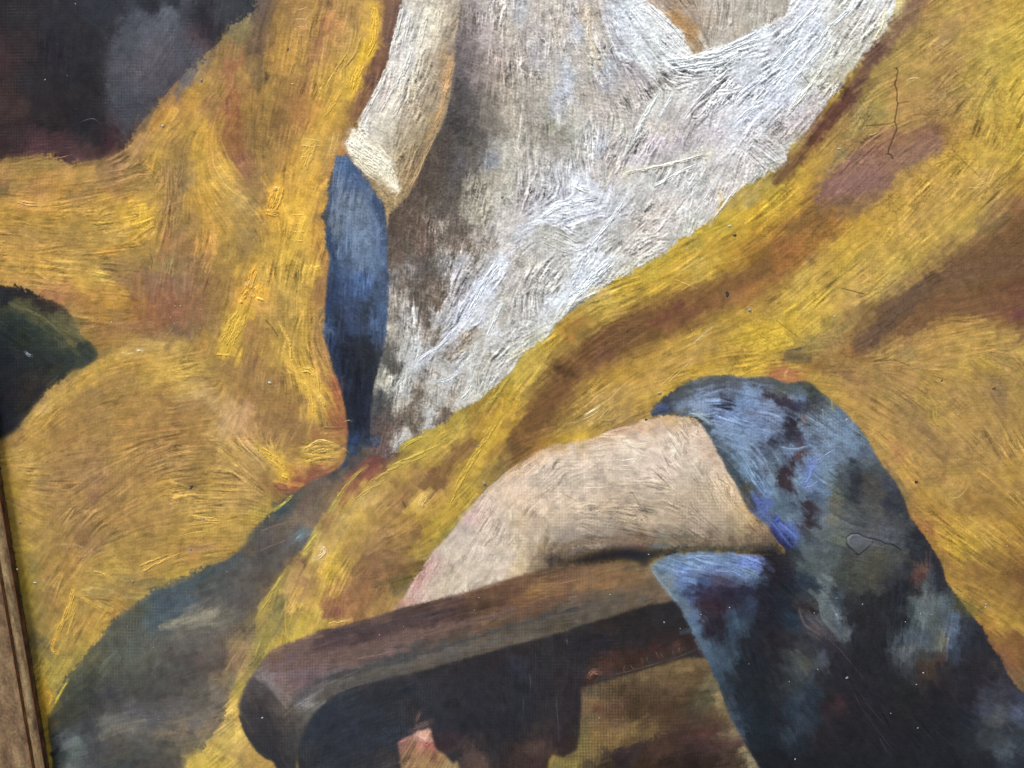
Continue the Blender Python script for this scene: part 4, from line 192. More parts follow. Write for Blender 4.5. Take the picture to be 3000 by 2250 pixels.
def spread(pts, vals, st, soft, power):
    """scattered values -> smooth field on every st-th cell (chunked inverse distance)"""
    h, w = GH//st, GW//st
    gx = X0+(np.arange(w)+.5)*PXW*st; gy = Y0+(np.arange(h)+.5)*PXW*st
    out = np.zeros((h, w, vals.shape[1]), np.float32)
    pts = pts.astype(np.float32); vals = vals.astype(np.float32)
    dx2 = (gx[:, None].astype(np.float32)-pts[None, :, 0])**2
    for j in range(h):
        d = dx2+(np.float32(gy[j])-pts[:, 1])**2+soft*soft
        wgt = d**(-power)
        out[j] = (wgt@vals)/wgt.sum(1, keepdims=True)
    return out

GRADE = {"F": (1.0, .050, .0), "A": (1.0, .03, .18), "E": (1.08, .012, .05), "K": (1.0, .022, .1), "P": (1.0, .012, .20), "W": (1.06, .0, .15), "J": (1, .02, .2), "O": (1.03, .0, .1), "B": (1, .015, .28), "Y": (1.01, .0, .0), "Z": (1.0, .0, .07), "D": (1, .006, .1), "G": (1, .01, .2)}
TINT = {"Z": (1.05, 1.04, 1.04), "B": (.90, .89, .94), "P": (.96, .955, 1.0), "A": (.94, .96, 1.0), "O": (.86, .88, 1.0), "Q": (.93, .92, .94), "F": (1.03, 1.04, .99), "E": (1.01, 1.025, 1.06), "K": (1.03, 1.04, 1.09), "W": (1.005, 1.005, 1.01)}
def grade(c, L):
    """the samples were read a little dark and saturated: set them against flat patches of the picture"""
    c = np.asarray(c, float); lum = c.mean(-1, keepdims=True)
    k = np.clip((lum-.17)/.2, 0, 1); c = c*(1+.06*k)+.070*k
    g, a, d = GRADE.get(L, (1, 0, 0)); lum = c.mean(-1, keepdims=True)
    t = TINT.get(L, (1, 1, 1))
    return np.clip(((c+(lum-c)*d)*g+a)*np.array(t), 0, 1)

def parse_samples():
    S = {}; ti = tj = 0
    for line in SAMPLES.strip().splitlines():
        if line[0] == '#': ti, tj = int(line[1]), int(line[2]); continue
        L, rest = line[0], line[2:]
        for e in rest.split(';'):
            xy, h = e.split(); x, y = map(float, xy.split(','))
            S.setdefault(L, []).append((ti*750+x*.4521, tj*750+y*.4521, *(grade([int(h[:2], 16)/255, int(h[2:4], 16)/255, int(h[4:], 16)/255], L)*255)))
    return {k: np.array(v, float) for k, v in S.items()}

def dir_field(L):
    a = np.array([[float(v) for v in t.split(',')] for t in BRUSH[L].split()])
    th = np.radians(a[:, 2]*2)
    f = spread(a[:, :2], np.stack([np.cos(th), np.sin(th)], 1), 8, 20, 1.6)
    f = upsample(f, 8); return f

# fine, coarse colour contrast | fine, coarse relief | weave relief, weave colour | strokes: per Mpx, length, width, relief
LOOK = {
 "Y": (.030, .026, .55, .50, .25, .010, 2200, 64, 14, .9),
 "Z": (.028, .026, .50, .48, .25, .010, 2200, 70, 15, .8),
 "D": (.050, .040, .30, .3, .45, .035, 900, 40, 9, .25),
 "Q": (.050, .030, .3, .25, .45, .030, 600, 40, 12, .2),
 "F": (.045, .045, .30, .3, .40, .025, 1400, 60, 14, .3),
 "W": (.050, .040, 1.25, .85, .22, .012, 2800, 50, 11, 1.5),
 "N": (.045, .035, .8, .6, .3, .012, 2000, 30, 8, .7),
 "S": (.038, .040, 1.1, 1.0, .15, .008, 2600, 66, 9, 1.3),
 "B": (.070, .065, .7, .7, .35, .018, 3000, 50, 7, .7),
 "G": (.060, .050, .4, .4, .45, .035, 1500, 40, 10, .4),
 "O": (.060, .055, .4, .3, .6, .050, 1600, 40, 11, .3),
 "E": (.034, .014, .42, .32, .5, .022, 1800, 36, 10, .6),
 "K": (.055, .040, .4, .3, .5, .040, 900, 44, 9, .35),
 "V": (.040, .035, .4, .4, .4, .020, 1200, 24, 8, .3),
 "A": (.032, .030, .34, .40, .5, .028, 2200, 60, 10, .45),
 "J": (.045, .040, .3, .3, .4, .020, 1200, 30, 5, .3),
 "P": (.060, .055, .50, .5, .42, .028, 3200, 36, 9, .55),
}

JIT = {'W': .15, 'S': .10, 'E': .30, 'N': .15, 'Y': .08, 'Z': .07}

def lic(src, c, s, n):
    out = src.copy(); cnt = 1
    for sg in (1, -1):
        x, y = GX.copy(), GY.copy(); vx, vy = sg*c, -sg*s
        for k in range(n):
            x += vx; y += vy
            xi = np.clip(np.rint(x), 0, GW-1).astype(np.int32); yi = np.clip(np.rint(y), 0, GH-1).astype(np.int32)
            out += src[yi, xi]
            nc, ns = c[yi, xi], -s[yi, xi]
            f = np.sign(nc*vx+ns*vy); f[f == 0] = 1
            vx, vy = nc*f, ns*f
    out -= out.mean(); return out/out.std()

def crackle(cell, jit=.9):
    """distance to the borders of an irregular cell pattern (cells in film cells)"""
    n1, n2 = GH//cell+3, GW//cell+3
    jx = rng.rand(n1, n2)*jit; jy = rng.rand(n1, n2)*jit
    wx, wy = noise(5, 1.3), noise(5, 1.3)
    gx, gy = (GX+wx)/cell, (GY+wy)/cell
    ci, cj = np.floor(gy).astype(int), np.floor(gx).astype(int)
    f1 = np.full((GH, GW), 9., np.float32); f2 = f1.copy()
    for a in (-1, 0, 1):
        for b in (-1, 0, 1):
            i, j = np.clip(ci+a, 0, n1-1), np.clip(cj+b, 0, n2-1)
            d = np.hypot(gx-(cj+b)-jx[i, j], gy-(ci+a)-jy[i, j]).astype(np.float32)
            f2 = np.minimum(f2, np.maximum(f1, d)); f1 = np.minimum(f1, d)
    return (f2-f1)*cell

def zone(x0, y0, x1, y1, soft=80):
    g = lambda v, a, b: 1/(1+np.exp(np.clip(-(v-a)/soft*3, -60, 60)))*(1/(1+np.exp(np.clip((v-b)/soft*3, -60, 60))))
    return g(PX, x0, x1)*g(PY, y0, y1)

def paint():
    S = parse_samples()
    label = np.zeros((GH, GW), np.uint8)
    letters = ["Z"]+[s[0] for s in SHAPES]
    wx, wy = noise(7, 1)+.6*noise(2.5, 1), noise(7, 1)+.6*noise(2.5, 1)
    fx, fy = noise(.9, 1), noise(.9, 1)
    base = None; D2 = None; ragmod = noise(16)
    for i, L in enumerate(letters):
        a = S[L]
        col = upsample(spread(a[:, :2], a[:, 2:], 3, 7 if L in 'PBA' else 12, 2.3), 3)/255
        col = warp(col, 1.5*wx+1.3*fx, 1.5*wy+1.3*fy)
        d = dir_field(L)
        if base is None: base, D2 = col, d; continue
        _, feather, rag, pts = SHAPES[i-1]
        m = fill(cubic_ring([tile_pt(t) for t in pts.split()]))
        m = warp(m, (wx*rag*.2+fx*rag*.16)/PXW, (wy*rag*.2+fy*rag*.16)/PXW)
        hard = blur(m, max(.6, feather/PXW))
        hard = np.clip(hard+(noise(.8, .5)+noise(2, .4))*hard*(1-hard)*rag*.34*np.clip(.55+.8*ragmod, 0, 1.8), 0, 1)
        label[hard > .5] = i
        al = hard[..., None]
        base = base*(1-al)+col*al
        D2 = D2*(1-al)+d*al
    n = np.hypot(D2[..., 0], D2[..., 1])+1e-6
    th = .5*np.arctan2(D2[..., 1]/n, D2[..., 0]/n)
    th = th.astype(np.float32)
    look = np.array([LOOK[L] for L in letters], np.float32)
    def prm(k): return blur(look[label, k], 2)
    H = np.zeros((GH, GW), np.float32)
    img = base.copy(); TH = th.copy(); GAIN = np.ones((GH, GW), np.float32)
    # individual brush marks: pick the colour near by, drag it along the direction of the brush
    for i, L in enumerate(letters):
        lk = LOOK[L]; ys, xs = np.nonzero(label == i)
        if not len(ys): continue
        cnt = int(lk[6]*len(ys)*PXW*PXW/1e6)
        for q in rng.randint(0, len(ys), cnt):
            cy, cx = ys[q], xs[q]
            ln = lk[7]*(.4+rng.rand()*1.3)/PXW; wd = lk[8]*(.5+rng.rand()*1.5)/PXW
            t = th[cy, cx]+rng.randn()*JIT.get(L, .10)+(rng.rand() < .05)*(rng.rand()-.5)*1.2
            ct, st_ = math.cos(t), -math.sin(t)
            R = int(ln*.5+wd)+2
            y0, y1, x0, x1 = max(0, cy-R), min(GH, cy+R+1), max(0, cx-R), min(GW, cx+R+1)
            dx = GX[y0:y1, x0:x1]-cx; dy = GY[y0:y1, x0:x1]-cy
            u = dx*ct+dy*st_; v = -dx*st_+dy*ct+(rng.rand()-.5)*.012*u*u
            hw = wd*.5
            e = np.clip((hw-np.abs(v))*1.1+.3, 0, 1)*np.clip((ln*.5-np.abs(u)+rng.rand()*2)*.5, 0, 1)
            if e.max() <= 0: continue
            nb = max(3, int(wd*1.6)); br = rng.rand(nb+1); bi = np.clip(((v/hw)*.5+.5)*nb, 0, nb).astype(int)
            b = br[bi]
            e = e*(label[y0:y1, x0:x1] == i)
            oy = int(np.clip(cy+rng.randn()*3.5, 0, GH-1)); ox = int(np.clip(cx+rng.randn()*3.5, 0, GW-1))
            if label[oy, ox] != i: oy, ox = cy, cx
            colr = base[oy, ox]*(1+.045*rng.randn())+rng.randn(3)*.006
            al = (e*(.45+.5*b)*.85)[..., None]
            img[y0:y1, x0:x1] = img[y0:y1, x0:x1]*(1-al)+colr*al
            sel = e > .4
            TH[y0:y1, x0:x1][sel] = t; GAIN[y0:y1, x0:x1][sel] = .45+rng.rand()*1.1
            H[y0:y1, x0:x1] = H[y0:y1, x0:x1]*(1-.75*e)+e*lk[9]*(.35+.75*b)*(.6+.6*(np.abs(v)/hw)**3)
    k = .22
    img = img*(1-k)+base*k
    c, s = np.cos(TH).astype(np.float32), np.sin(TH).astype(np.float32)
    fine = lic(rng.randn(GH, GW).astype(np.float32), c, s, 8)
    dab = lic(rng.randn(GH, GW).astype(np.float32), c, s, 3)
    fine = np.where((look[label, 2] > 1), .45*fine+.9*dab, fine)
    mid = lic(noise(.9), c, s, 18)
    grain = noise(.55); blotch = noise(5); clump = noise(2.0); cross = lic(rng.randn(GH, GW).astype(np.float32), c*.6-s*.8, s*.6+c*.8, 4)
    lum = base.mean(2)
    # loaded lights, thin darks: relief and streaks follow how thickly the paint lies
    thick = .45+.95*np.clip((blur(lum, 4)-.36)/.22, 0, 1)+.28*noise(30, 1)
    thick = np.clip(thick, .25, 1.8)*np.clip(.85+.55*noise(9, 1), .25, 1.9)
    GAIN *= thick
    fine = np.tanh(fine*.7)*1.3*GAIN; mid = mid*GAIN
    # thin paint dragged over the weave breaks up most where it is neither covering nor bare
    thin = np.exp(-((lum-.50)/.12)**2)*(look[label, 2] > 1)*1.0*(PY > 600)
    # dry white dragged over brown ground left of the big fold: it catches on the threads and breaks up
    z = zone(1135, 560, 1800, 1330, 60)*(label == letters.index("W"))
    cov = np.clip((blur(lum, 1.2)-.30)/.42, 0, 1)
    tex = .6*dab+.45*mid+.12*clump+.4*grain+.35*np.sin(PX*2*np.pi/8.6+noise(20, 1.5))
    msk = 1/(1+np.exp(-(cov-.48+.17*tex)*6))
    brown = np.array(grade([.325, .285, .245], "W")); white = np.array(grade([.715, .715, .71], "W"))
    two = brown*(1-msk[..., None])+white*msk[..., None]
    two *= (1+.5*(img/(blur(img.mean(2), 5)[..., None]+1e-3)-1))
    zz = (z*.55*np.exp(-((lum-.52)/.22)**2))[..., None]
    img = img*(1-zz)+two*zz; H += z*(msk-.5)*1.2
    F, M = prm(0), prm(1)
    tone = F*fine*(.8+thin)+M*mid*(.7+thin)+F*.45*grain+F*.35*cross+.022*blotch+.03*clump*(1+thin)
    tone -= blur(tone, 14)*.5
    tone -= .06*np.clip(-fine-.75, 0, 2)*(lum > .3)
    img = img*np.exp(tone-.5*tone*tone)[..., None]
    H += (prm(2)*(fine*.5+grain*.28+cross*.18)+prm(3)*(mid*.45+clump*.3))
    # colour follows the relief: paler on ridges, darker in hollows
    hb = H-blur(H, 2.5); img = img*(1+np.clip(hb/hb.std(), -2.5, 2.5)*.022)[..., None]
    # linen threads
    ph = noise(30, .8); ph2 = noise(30, .8)
    tx = np.sin(PX*2*np.pi/8.6+ph*2.2)*.5; ty = np.sin(PY*2*np.pi/9.4+ph2*2.2)*.5
    weave = (tx*1.35*np.clip(1+.6*noise(2.5), 0, 3)+ty*.8*np.clip(1+.7*noise(2.5), 0, 3))
    wm = np.clip(.75+.6*noise(25), 0, 2)
    H += prm(4)*weave*wm*.6
    img = img*(1+(prm(5)*weave*wm)[..., None])
    # drying cracks, mostly in the yellow on the right and in the blue drape
    ck = crackle(9); cm = np.clip(zone(2150, 100, 3600, 1900)+.5*zone(1500, 950, 2300, 1550), 0, 1)*np.clip(.55+.7*noise(16), 0, 1)
    line = np.clip(1-ck/1.1, 0, 1)*cm
    img = img*(1-.12*line[..., None]); H -= line*1.0
    return img, H, label, letters, c, s
# ------------------------------------------------------------------ SINGLE MARKS
# passage letter | points | width px | colour | relief (0 = thin paint, flush) ; widths and points as in SAMPLES
MARKS = """
Z|21:310,730 21:345,745 21:380,760|30|4c3626|0
Z|30:985,0 30:900,120 30:820,200 30:720,320|52|725540|0
Z|30:720,320 30:640,410 30:575,510 30:520,610|48|5f4238|0
Z|30:520,610 30:430,720 30:340,840 30:290,900|40|5c3a30|0
Z|30:290,900 30:210,1010 30:120,1110 30:50,1180|24|66462e|0
Z|30:600,430 30:500,565 30:430,640 30:330,770|10|a08030|0
Z|30:470,1190 30:620,1110 30:760,1060 30:900,1000 30:1080,930|60|7d5c48|0
Z|30:420,1230 30:560,1200 30:720,1170|70|74524a|0
Z|31:600,560 31:740,470 31:850,370 31:960,250 31:1080,150|50|5c4636|0
Z|31:1080,150 31:1250,110 31:1450,80 31:1659,60|60|664a32|0
Z|31:900,440 31:1080,360 31:1300,300 31:1659,290|60|6c4c30|0
Z|21:1659,60 21:1450,170 21:1250,230 21:1050,290|40|72502a|0
Z|21:1050,360 21:800,430 21:620,520 21:500,620|60|69482b|0
Z|21:500,620 21:350,800 21:240,930 21:120,1080|62|694929|0
Z|21:1100,300 21:1000,390 21:900,430|22|6f4230|0
Z|11:1400,1210 11:1280,1290 11:1220,1400 11:1150,1490|26|74542f|0
Z|31:70,740 31:130,745 31:180,770|20|9a6038|0
E|22:250,235 22:500,190 22:800,175 22:1200,195 22:1600,185|20|66543f|0
E|22:150,300 22:250,250 22:400,215|16|735e48|0
A|12:200,1010 12:500,930 12:900,830 12:1300,740 12:1659,640|26|6a4c3e|0
A|12:450,1120 12:700,1065 12:1000,980 12:1400,880 12:1659,800|16|585042|0
A|12:380,1100 12:600,1040 12:900,960 12:1200,880 12:1500,790 22:200,680 22:420,615|14|46433e|0
A|12:450,790 12:700,760 12:1000,690 12:1250,640|22|4e3a38|0
S|10:600,930 10:700,1010 10:800,1080 10:895,1200|42|d8d0bb|2.6
S|10:620,860 10:690,940 10:770,1000 10:860,1060|36|d6d0be|2.6
S|10:640,1015 10:720,1100 10:800,1160|30|cdc3aa|2.2
S|10:760,1000 10:850,1090 10:908,1225|26|dcd4bf|2.8
S|10:605,905 10:650,945 10:700,1000|26|ded8c6|2.8
S|10:955,20 10:925,150 10:895,280 10:865,420|14|cfccc6|1.8
S|10:860,420 10:800,560 10:730,690 10:670,790|16|cbc6be|1.8
S|10:1010,250 10:985,400 10:930,520 10:880,660|18|cccac2|1.6
S|10:1000,60 10:975,180 10:950,330|16|c8c6c2|1.6
S|10:1110,60 10:1090,160 10:1060,280 10:1040,380|18|cec8b8|1.6
S|10:1190,30 10:1185,180 10:1150,330|16|c6bba6|1.4
S|10:900,540 10:850,640 10:780,760|16|cfc5bb|1.6
S|10:960,560 10:920,700 10:850,820|16|c8c0b2|1.4
S|10:1275,360 10:1240,520 10:1190,740 10:1120,890|14|b0895c|1.2
S|10:1170,850 10:1100,1000 10:1010,1190 10:910,1290|14|a48a62|1.2
S|10:1060,880 10:980,1050 10:930,1190|14|94805e|1.0
W|20:740,0 20:850,150 20:960,300 20:1050,380|20|c9d0d4|2.4
W|20:800,0 20:950,130 20:1060,250 20:1150,350|22|d0d4d2|2.6
W|20:860,0 20:1000,130 20:1090,220 20:1155,340|10|d8d8d0|2.6
W|20:700,60 20:800,230 20:900,400|16|bcc4cb|2.0
W|20:780,300 20:860,430 20:940,530|14|c4c8c8|2.2
W|20:640,20 20:700,140 20:760,280|14|b4bac2|1.6
W|20:830,330 20:900,440 20:950,520|10|c8ccc8|2.0
W|20:960,400 20:1120,385 20:1320,350 20:1500,290 20:1659,220|20|c6ccce|2.2
W|20:1000,455 20:1200,425 20:1400,390 20:1600,300|14|c4cacc|2.0
W|20:1180,365 20:1350,320 20:1500,250 20:1640,180|12|ccd2d6|2.0
W|20:960,590 20:880,720 20:820,830 20:755,970|16|c8cbc6|2.2
W|20:1060,580 20:1000,680 20:930,800|12|c2c6c2|1.8
W|20:1290,560 20:1180,680 20:1100,790|10|bcbcbc|1.8
W|20:1420,500 20:1390,620 20:1340,720|10|bcbec2|1.8
W|20:1659,470 20:1540,560 20:1440,640|12|bfc5cc|2.0
W|20:1659,640 20:1540,720 20:1440,820|20|c2c8d2|2.0
W|20:720,1125 20:900,1090 20:1100,1045 20:1280,990|12|cac5b4|2.6
W|20:890,1220 20:1000,1165 20:1110,1105 20:1240,1050|10|c9cac6|2.6
W|20:400,1180 20:430,1215 20:530,1245|24|ccd2da|2.4
W|20:160,1440 20:300,1330 20:450,1300 20:620,1280|20|c4c9d2|2.0
W|20:180,1530 20:290,1570 20:430,1640|5|b4b4a6|2.6
W|20:200,1500 20:310,1545 20:450,1620|5|bcbcb0|2.6
W|20:190,1560 20:290,1610 20:400,1655|5|b0b0a4|2.6
W|20:250,1490 20:350,1530 20:470,1600|5|b8b8ac|2.6
W|20:440,1655 20:550,1540 20:660,1400 20:760,1230|14|c8ccd0|2.2
W|20:480,20 20:495,120 20:500,230 20:535,330 20:575,430|16|bcae98|2.8
W|20:250,120 20:310,300 20:370,420|6|b8ae9c|1.6
W|20:210,100 20:270,330 20:330,500|6|a89e90|1.4
W|20:100,1180 20:200,1200 20:330,1190|7|b8b8b8|1.4
W|20:1180,1180 20:1170,1300 20:1130,1400|9|bcbcba|1.6
W|20:1120,1180 20:1100,1290|8|b8b8b4|1.6
W|20:1480,1200 20:1380,1320 20:1280,1460|10|c2bcb6|1.8
W|20:1330,1140 20:1250,1290 20:1150,1440|10|bcbab4|1.8
W|20:60,740 20:55,830 20:40,940|8|b4b2a6|1.6
W|20:80,520 20:70,640|7|b0a89a|1.4
W|30:60,640 30:200,480 30:330,330 30:420,250|16|c5cad0|2.2
W|30:110,760 30:210,640 30:330,470 30:390,320|12|c8c8b8|2.4
W|30:560,20 30:480,110 30:380,200 30:300,330|14|bec4c8|2.0
W|30:330,20 30:240,120 30:130,230 30:30,320|18|c4cad2|2.0
W|30:660,40 30:600,140 30:520,250|12|bcbab2|1.8
W|30:430,250 30:400,330 30:350,430|10|c0c0b6|2.2
W|30:560,260 30:500,360 30:420,470|10|bcb8ac|1.8
W|30:30,450 30:130,340 30:240,240|18|c2cad4|2.0
W|30:10,560 30:100,470 30:190,390|14|bcc4ce|2.0
W|30:230,560 30:170,660 30:90,800|10|bcc0c4|1.8
W|30:760,60 30:740,160 30:690,260|10|c6bd96|1.6
W|11:1600,20 11:1480,160 11:1400,320 11:1330,430|26|c2c8d4|2.2
W|11:1330,430 11:1200,575 11:1090,650 11:1010,720|15|b8bcc4|1.8
W|11:1480,330 11:1440,430 11:1350,470|14|c0c4cc|1.8
W|11:1010,720 11:960,790 11:900,860|18|a8a8a2|1.4
W|11:1590,300 11:1540,430 11:1490,560|16|c2c4c2|1.8
W|11:1430,560 11:1400,700 11:1390,830|12|b4b4ae|1.6
W|11:990,480 11:975,560 11:960,640|10|a8a8a2|1.5
W|11:1060,590 11:1050,650 11:1030,710|12|b8bab8|1.5
W|11:1330,740 11:1240,800 11:1140,820|16|b4b6b8|1.6
W|11:1400,830 11:1360,900 11:1300,960|16|b8b8b0|1.8
W|11:1130,990 11:1110,1080 11:1125,1120|10|a4a4a0|1.4
W|11:985,1150 11:940,1190 11:910,1225|10|a8a6a4|1.6
W|21:650,20 21:540,120 21:440,220 21:310,300|30|c4ccd6|2.2
W|21:470,20 21:420,120 21:350,240|14|bcc2ca|2.0
W|21:560,230 21:440,280 21:320,340|9|c4c4ba|2.2
W|21:330,330 21:290,400 21:240,500|12|bcbcb4|1.8
Y|10:760,30 10:775,130 10:760,280 10:700,400|24|cca232|1.6
Y|10:690,410 10:640,520 10:610,620|24|cfa434|1.6
Y|10:680,200 10:650,330 10:560,450|12|a8843e|1.4
Y|10:600,330 10:500,480 10:420,620|10|b08c3c|1.4
Y|10:570,560 10:500,680 10:420,790|14|bd9438|1.4
Y|10:380,900 10:340,1000 10:300,1130|34|c29a42|1.2
Y|10:300,900 10:360,905 10:430,915|5|d0ac5c|2.4
Y|10:295,940 10:350,950 10:420,945|5|d0ac5c|2.4
Y|10:290,975 10:350,985 10:410,990|5|ccaa58|2.4
Y|10:290,1015 10:340,1020 10:400,1030|5|ccaa58|2.2
Y|10:225,1390 10:270,1395 10:330,1390|5|d0a84c|2.2
Y|10:225,1440 10:280,1450 10:330,1440|5|d0a84c|2.2
Y|10:225,1500 10:280,1505 10:330,1500|5|cca448|2.2
Y|10:225,1555 10:280,1560 10:330,1560|5|cca448|2.2
Y|10:225,1600 10:280,1610 10:330,1605|5|cca448|2.2
Y|10:150,1200 10:130,1290 10:90,1370|38|cf9d38|2.4
Y|10:60,1370 10:110,1380 10:165,1390|20|c89838|2.4
Y|10:120,1225 10:140,1215|14|d8b078|2.6
Y|10:500,860 10:490,940 10:470,1010|6|c8a864|1.8
Y|10:540,850 10:525,930 10:500,1000|5|c0a060|1.8
Y|10:250,70 10:300,60 10:345,40|5|b8945c|2.0
Y|10:240,130 10:300,125 10:345,140|6|b48c5c|2.0
Y|10:260,180 10:300,175 10:335,180|5|b8905c|2.0
Y|10:270,225 10:300,230 10:330,235|5|b48c58|2.0
Y|00:100,1300 00:170,1320 00:260,1330|18|c0924a|1.8
Y|00:330,1030 00:400,1020 00:470,1000|5|b07848|1.4
Y|00:1370,960 00:1400,1100 00:1490,1230 00:1600,1290|8|c29c50|1.6
Y|00:1400,950 00:1440,1070 00:1520,1180 00:1610,1230|7|c0984c|1.6
Y|00:1340,980 00:1370,1130 00:1460,1270 00:1590,1350|7|bc9a4c|1.6
Y|00:1420,880 00:1480,1020 00:1560,1130|6|b89044|1.4
Y|00:1300,1020 00:1330,1150 00:1400,1270 00:1480,1350|6|b4903c|1.2
Y|00:930,1330 00:935,1450|26|cca23a|1.0
Y|00:1020,1360 00:1120,1320 00:1240,1290|4|c09a5c|1.6
Y|01:1659,60 01:1610,200 01:1560,300|26|cf9a38|2.4
Y|01:1590,175 01:1620,180 01:1650,170|9|c8b48c|3.0
Y|01:1600,220 01:1640,255 01:1659,265|8|d8a444|3.0
Y|01:1550,290 01:1570,310|14|d8a03c|3.0
Y|01:1565,350 01:1510,480 01:1450,600|46|c39c38|1.6
Y|01:1400,630 01:1440,640 01:1520,640|10|c8a040|2.4
Y|01:780,620 01:830,635 01:920,620|7|c8aa6c|2.4
Y|01:890,610 01:920,612|9|d0c0a0|2.8
Y|01:0,1540 01:100,1540 01:240,1560|3|a88444|1.2
Y|11:150,430 11:215,560 11:230,680 11:270,790|10|c9a244|2.6
Y|11:270,790 11:340,870 11:370,980 11:390,1045|14|c8a040|2.6
Y|11:290,735 11:350,740 11:390,800 11:405,900|20|cca548|2.8
Y|11:405,900 11:430,940 11:440,985|16|c8a44c|2.4
Y|11:395,60 11:400,80 11:412,110|26|cfa540|2.0
Y|11:0,275 11:30,280 11:65,300|10|d8ac50|3.0
Y|11:0,190 11:20,220 11:40,270|22|d0a038|2.6
Y|11:15,1240 11:90,1295 11:150,1355 11:185,1430|26|c8a03f|3.0
Y|11:30,1260 11:90,1330 11:120,1380|10|b08f4c|2.0
Y|11:310,1265 11:380,1212 11:450,1202 11:535,1240|12|ccac58|2.8
Y|11:340,1290 11:430,1260 11:535,1270|12|c8a44c|2.6
Y|11:330,1330 11:420,1310 11:530,1300|10|bf9a44|2.4
Y|11:380,1030 11:350,1120 11:320,1210|6|c09a48|1.8
Y|11:560,1080 11:600,1065 11:622,1070|4|c0a060|2.0
Y|11:560,1240 11:600,1270|4|c0a060|2.0
Y|11:165,1420 11:190,1430 11:215,1440|18|c8a03a|2.2
Y|11:235,1550 11:180,1605 11:110,1650|10|a89e48|1.6
Y|02:480,480 02:455,600 02:405,720 02:365,800|16|c59a3e|2.2
Y|02:365,800 02:345,860 02:345,900 02:368,912|16|c8983c|2.4
Y|02:430,830 02:470,690 02:500,600|8|b4903c|1.6
Y|02:590,385 02:660,400 02:730,440|12|b09044|1.8
Y|02:500,530 02:600,600 02:690,640|12|b08c3c|1.8
Y|02:900,400 02:1000,345 02:1100,300 02:1260,240|10|b58f44|1.8
Y|02:880,360 02:1000,310 02:1120,260|8|b08c40|1.6
Y|02:1180,10 02:1300,42 02:1400,45 02:1520,15|14|b89244|2.0
Y|02:1200,90 02:1350,70 02:1500,90|8|b08a44|1.6
Y|02:1100,170 02:1300,130 02:1450,150|7|a88440|1.5
Y|02:440,1085 02:380,1195 02:320,1300|10|b5a03c|1.6
Y|02:290,1070 02:275,1150 02:290,1240|18|c89a30|1.8
Y|02:300,1150 02:330,1200 02:310,1270|12|cc9a34|2.0
Y|02:350,210 02:500,215 02:560,260|5|b09068|1.6
Y|02:500,285 02:540,290 02:560,265|5|b49060|2.0
Z|11:480,1650 11:560,1525 11:640,1425 11:720,1360|12|9c8c38|1.4
Z|11:1090,1165 11:1000,1210 11:930,1262|12|a89634|1.6
Z|11:860,1365 11:1000,1310 11:1150,1235 11:1300,1150|14|b0983c|1.6
Z|11:700,1490 11:850,1400 11:1000,1330 11:1150,1270|12|a88c38|1.4
Z|11:620,1600 11:760,1500 11:900,1420|14|aa8c40|1.4
Z|11:1580,1040 11:1450,1240 11:1300,1500 11:1230,1655|18|b3922e|1.4
Z|11:1659,760 11:1560,900 11:1450,1000|12|a08c30|1.2
Z|12:420,225 12:440,260 12:380,310|16|ccb080|1.8
Z|12:470,730 12:500,720 12:620,695|10|c09c50|1.6
Z|12:200,840 12:190,700 12:195,520|5|b09240|1.0
Z|12:190,380 12:80,560 12:0,700|12|a08c3a|1.2
Z|12:410,130 12:340,220 12:310,270|14|a8963e|1.4
Z|11:1110,1540 11:1070,1600 11:1070,1650|22|c2a050|1.6
Z|21:340,1090 21:450,1065 21:540,1020 21:600,960|5|bca86c|1.8
Z|21:600,960 21:680,880 21:740,820|5|b8a268|1.8
Z|21:470,1030 21:520,1005 21:560,980|8|c4b488|2.0
Z|21:560,1060 21:620,1000 21:700,950|4|b49e60|1.4
Z|21:1000,830 21:1100,740 21:1200,640|5|b49a60|1.6
Z|21:900,900 21:1020,790 21:1130,700|5|b08f44|1.6
Z|21:1180,565 21:1240,510 21:1300,462|6|b8b0a0|1.8
Z|21:1380,450 21:1500,350 21:1660,230|4|a88a50|1.0
Z|21:640,300 21:740,275 21:830,235|6|b8a048|1.4
Z|21:1050,150 21:1100,170 21:1200,210|6|c0a050|2.0
Z|21:1060,120 21:1160,60 21:1240,0|5|b8a060|1.6
Z|21:650,350 21:700,300 21:750,290|5|c0a448|1.4
Z|30:900,520 30:950,508 30:1000,518|6|c0a474|2.6
Z|30:650,880 30:690,870 30:720,850|7|a89468|2.0
Z|30:1180,420 30:1300,350 30:1420,300|4|b49c60|1.2
Z|30:1330,1170 30:1380,1165 30:1440,1130|4|c0a468|1.8
Z|30:1340,1200 30:1400,1190 30:1450,1160|4|bca064|1.8
Z|30:1290,1215 30:1340,1220 30:1400,1215|4|bca064|1.6
Z|30:1450,110 30:1540,70 30:1650,0|4|b8a050|1.4
Z|31:1180,1570 31:1240,1560 31:1290,1500 31:1310,1440|7|b8964a|1.6
Z|31:1190,1540 31:1235,1525 31:1265,1480 31:1280,1440|6|b08c42|1.5
Z|31:1195,1500 31:1220,1490 31:1240,1450|6|b08c42|1.4
Z|31:1040,900 31:1090,980 31:1095,1080 31:1150,1110|6|b0903e|1.4
Z|31:1070,990 31:1080,1060 31:1120,1100|6|b4923e|1.4
Z|31:490,220 31:550,205 31:640,225|5|b8944c|1.4
Z|31:660,1070 31:700,1100 31:780,1140|6|b08a44|1.4
Z|31:940,550 31:1080,545 31:1300,560|4|a8843c|1.0
Z|31:110,790 31:115,760 31:125,740|9|c8945c|2.0
P|32:10,50 32:90,150 32:150,225|9|3f54a0|2.2
P|32:70,60 32:120,110 32:180,165 32:180,200|9|4c66b0|2.6
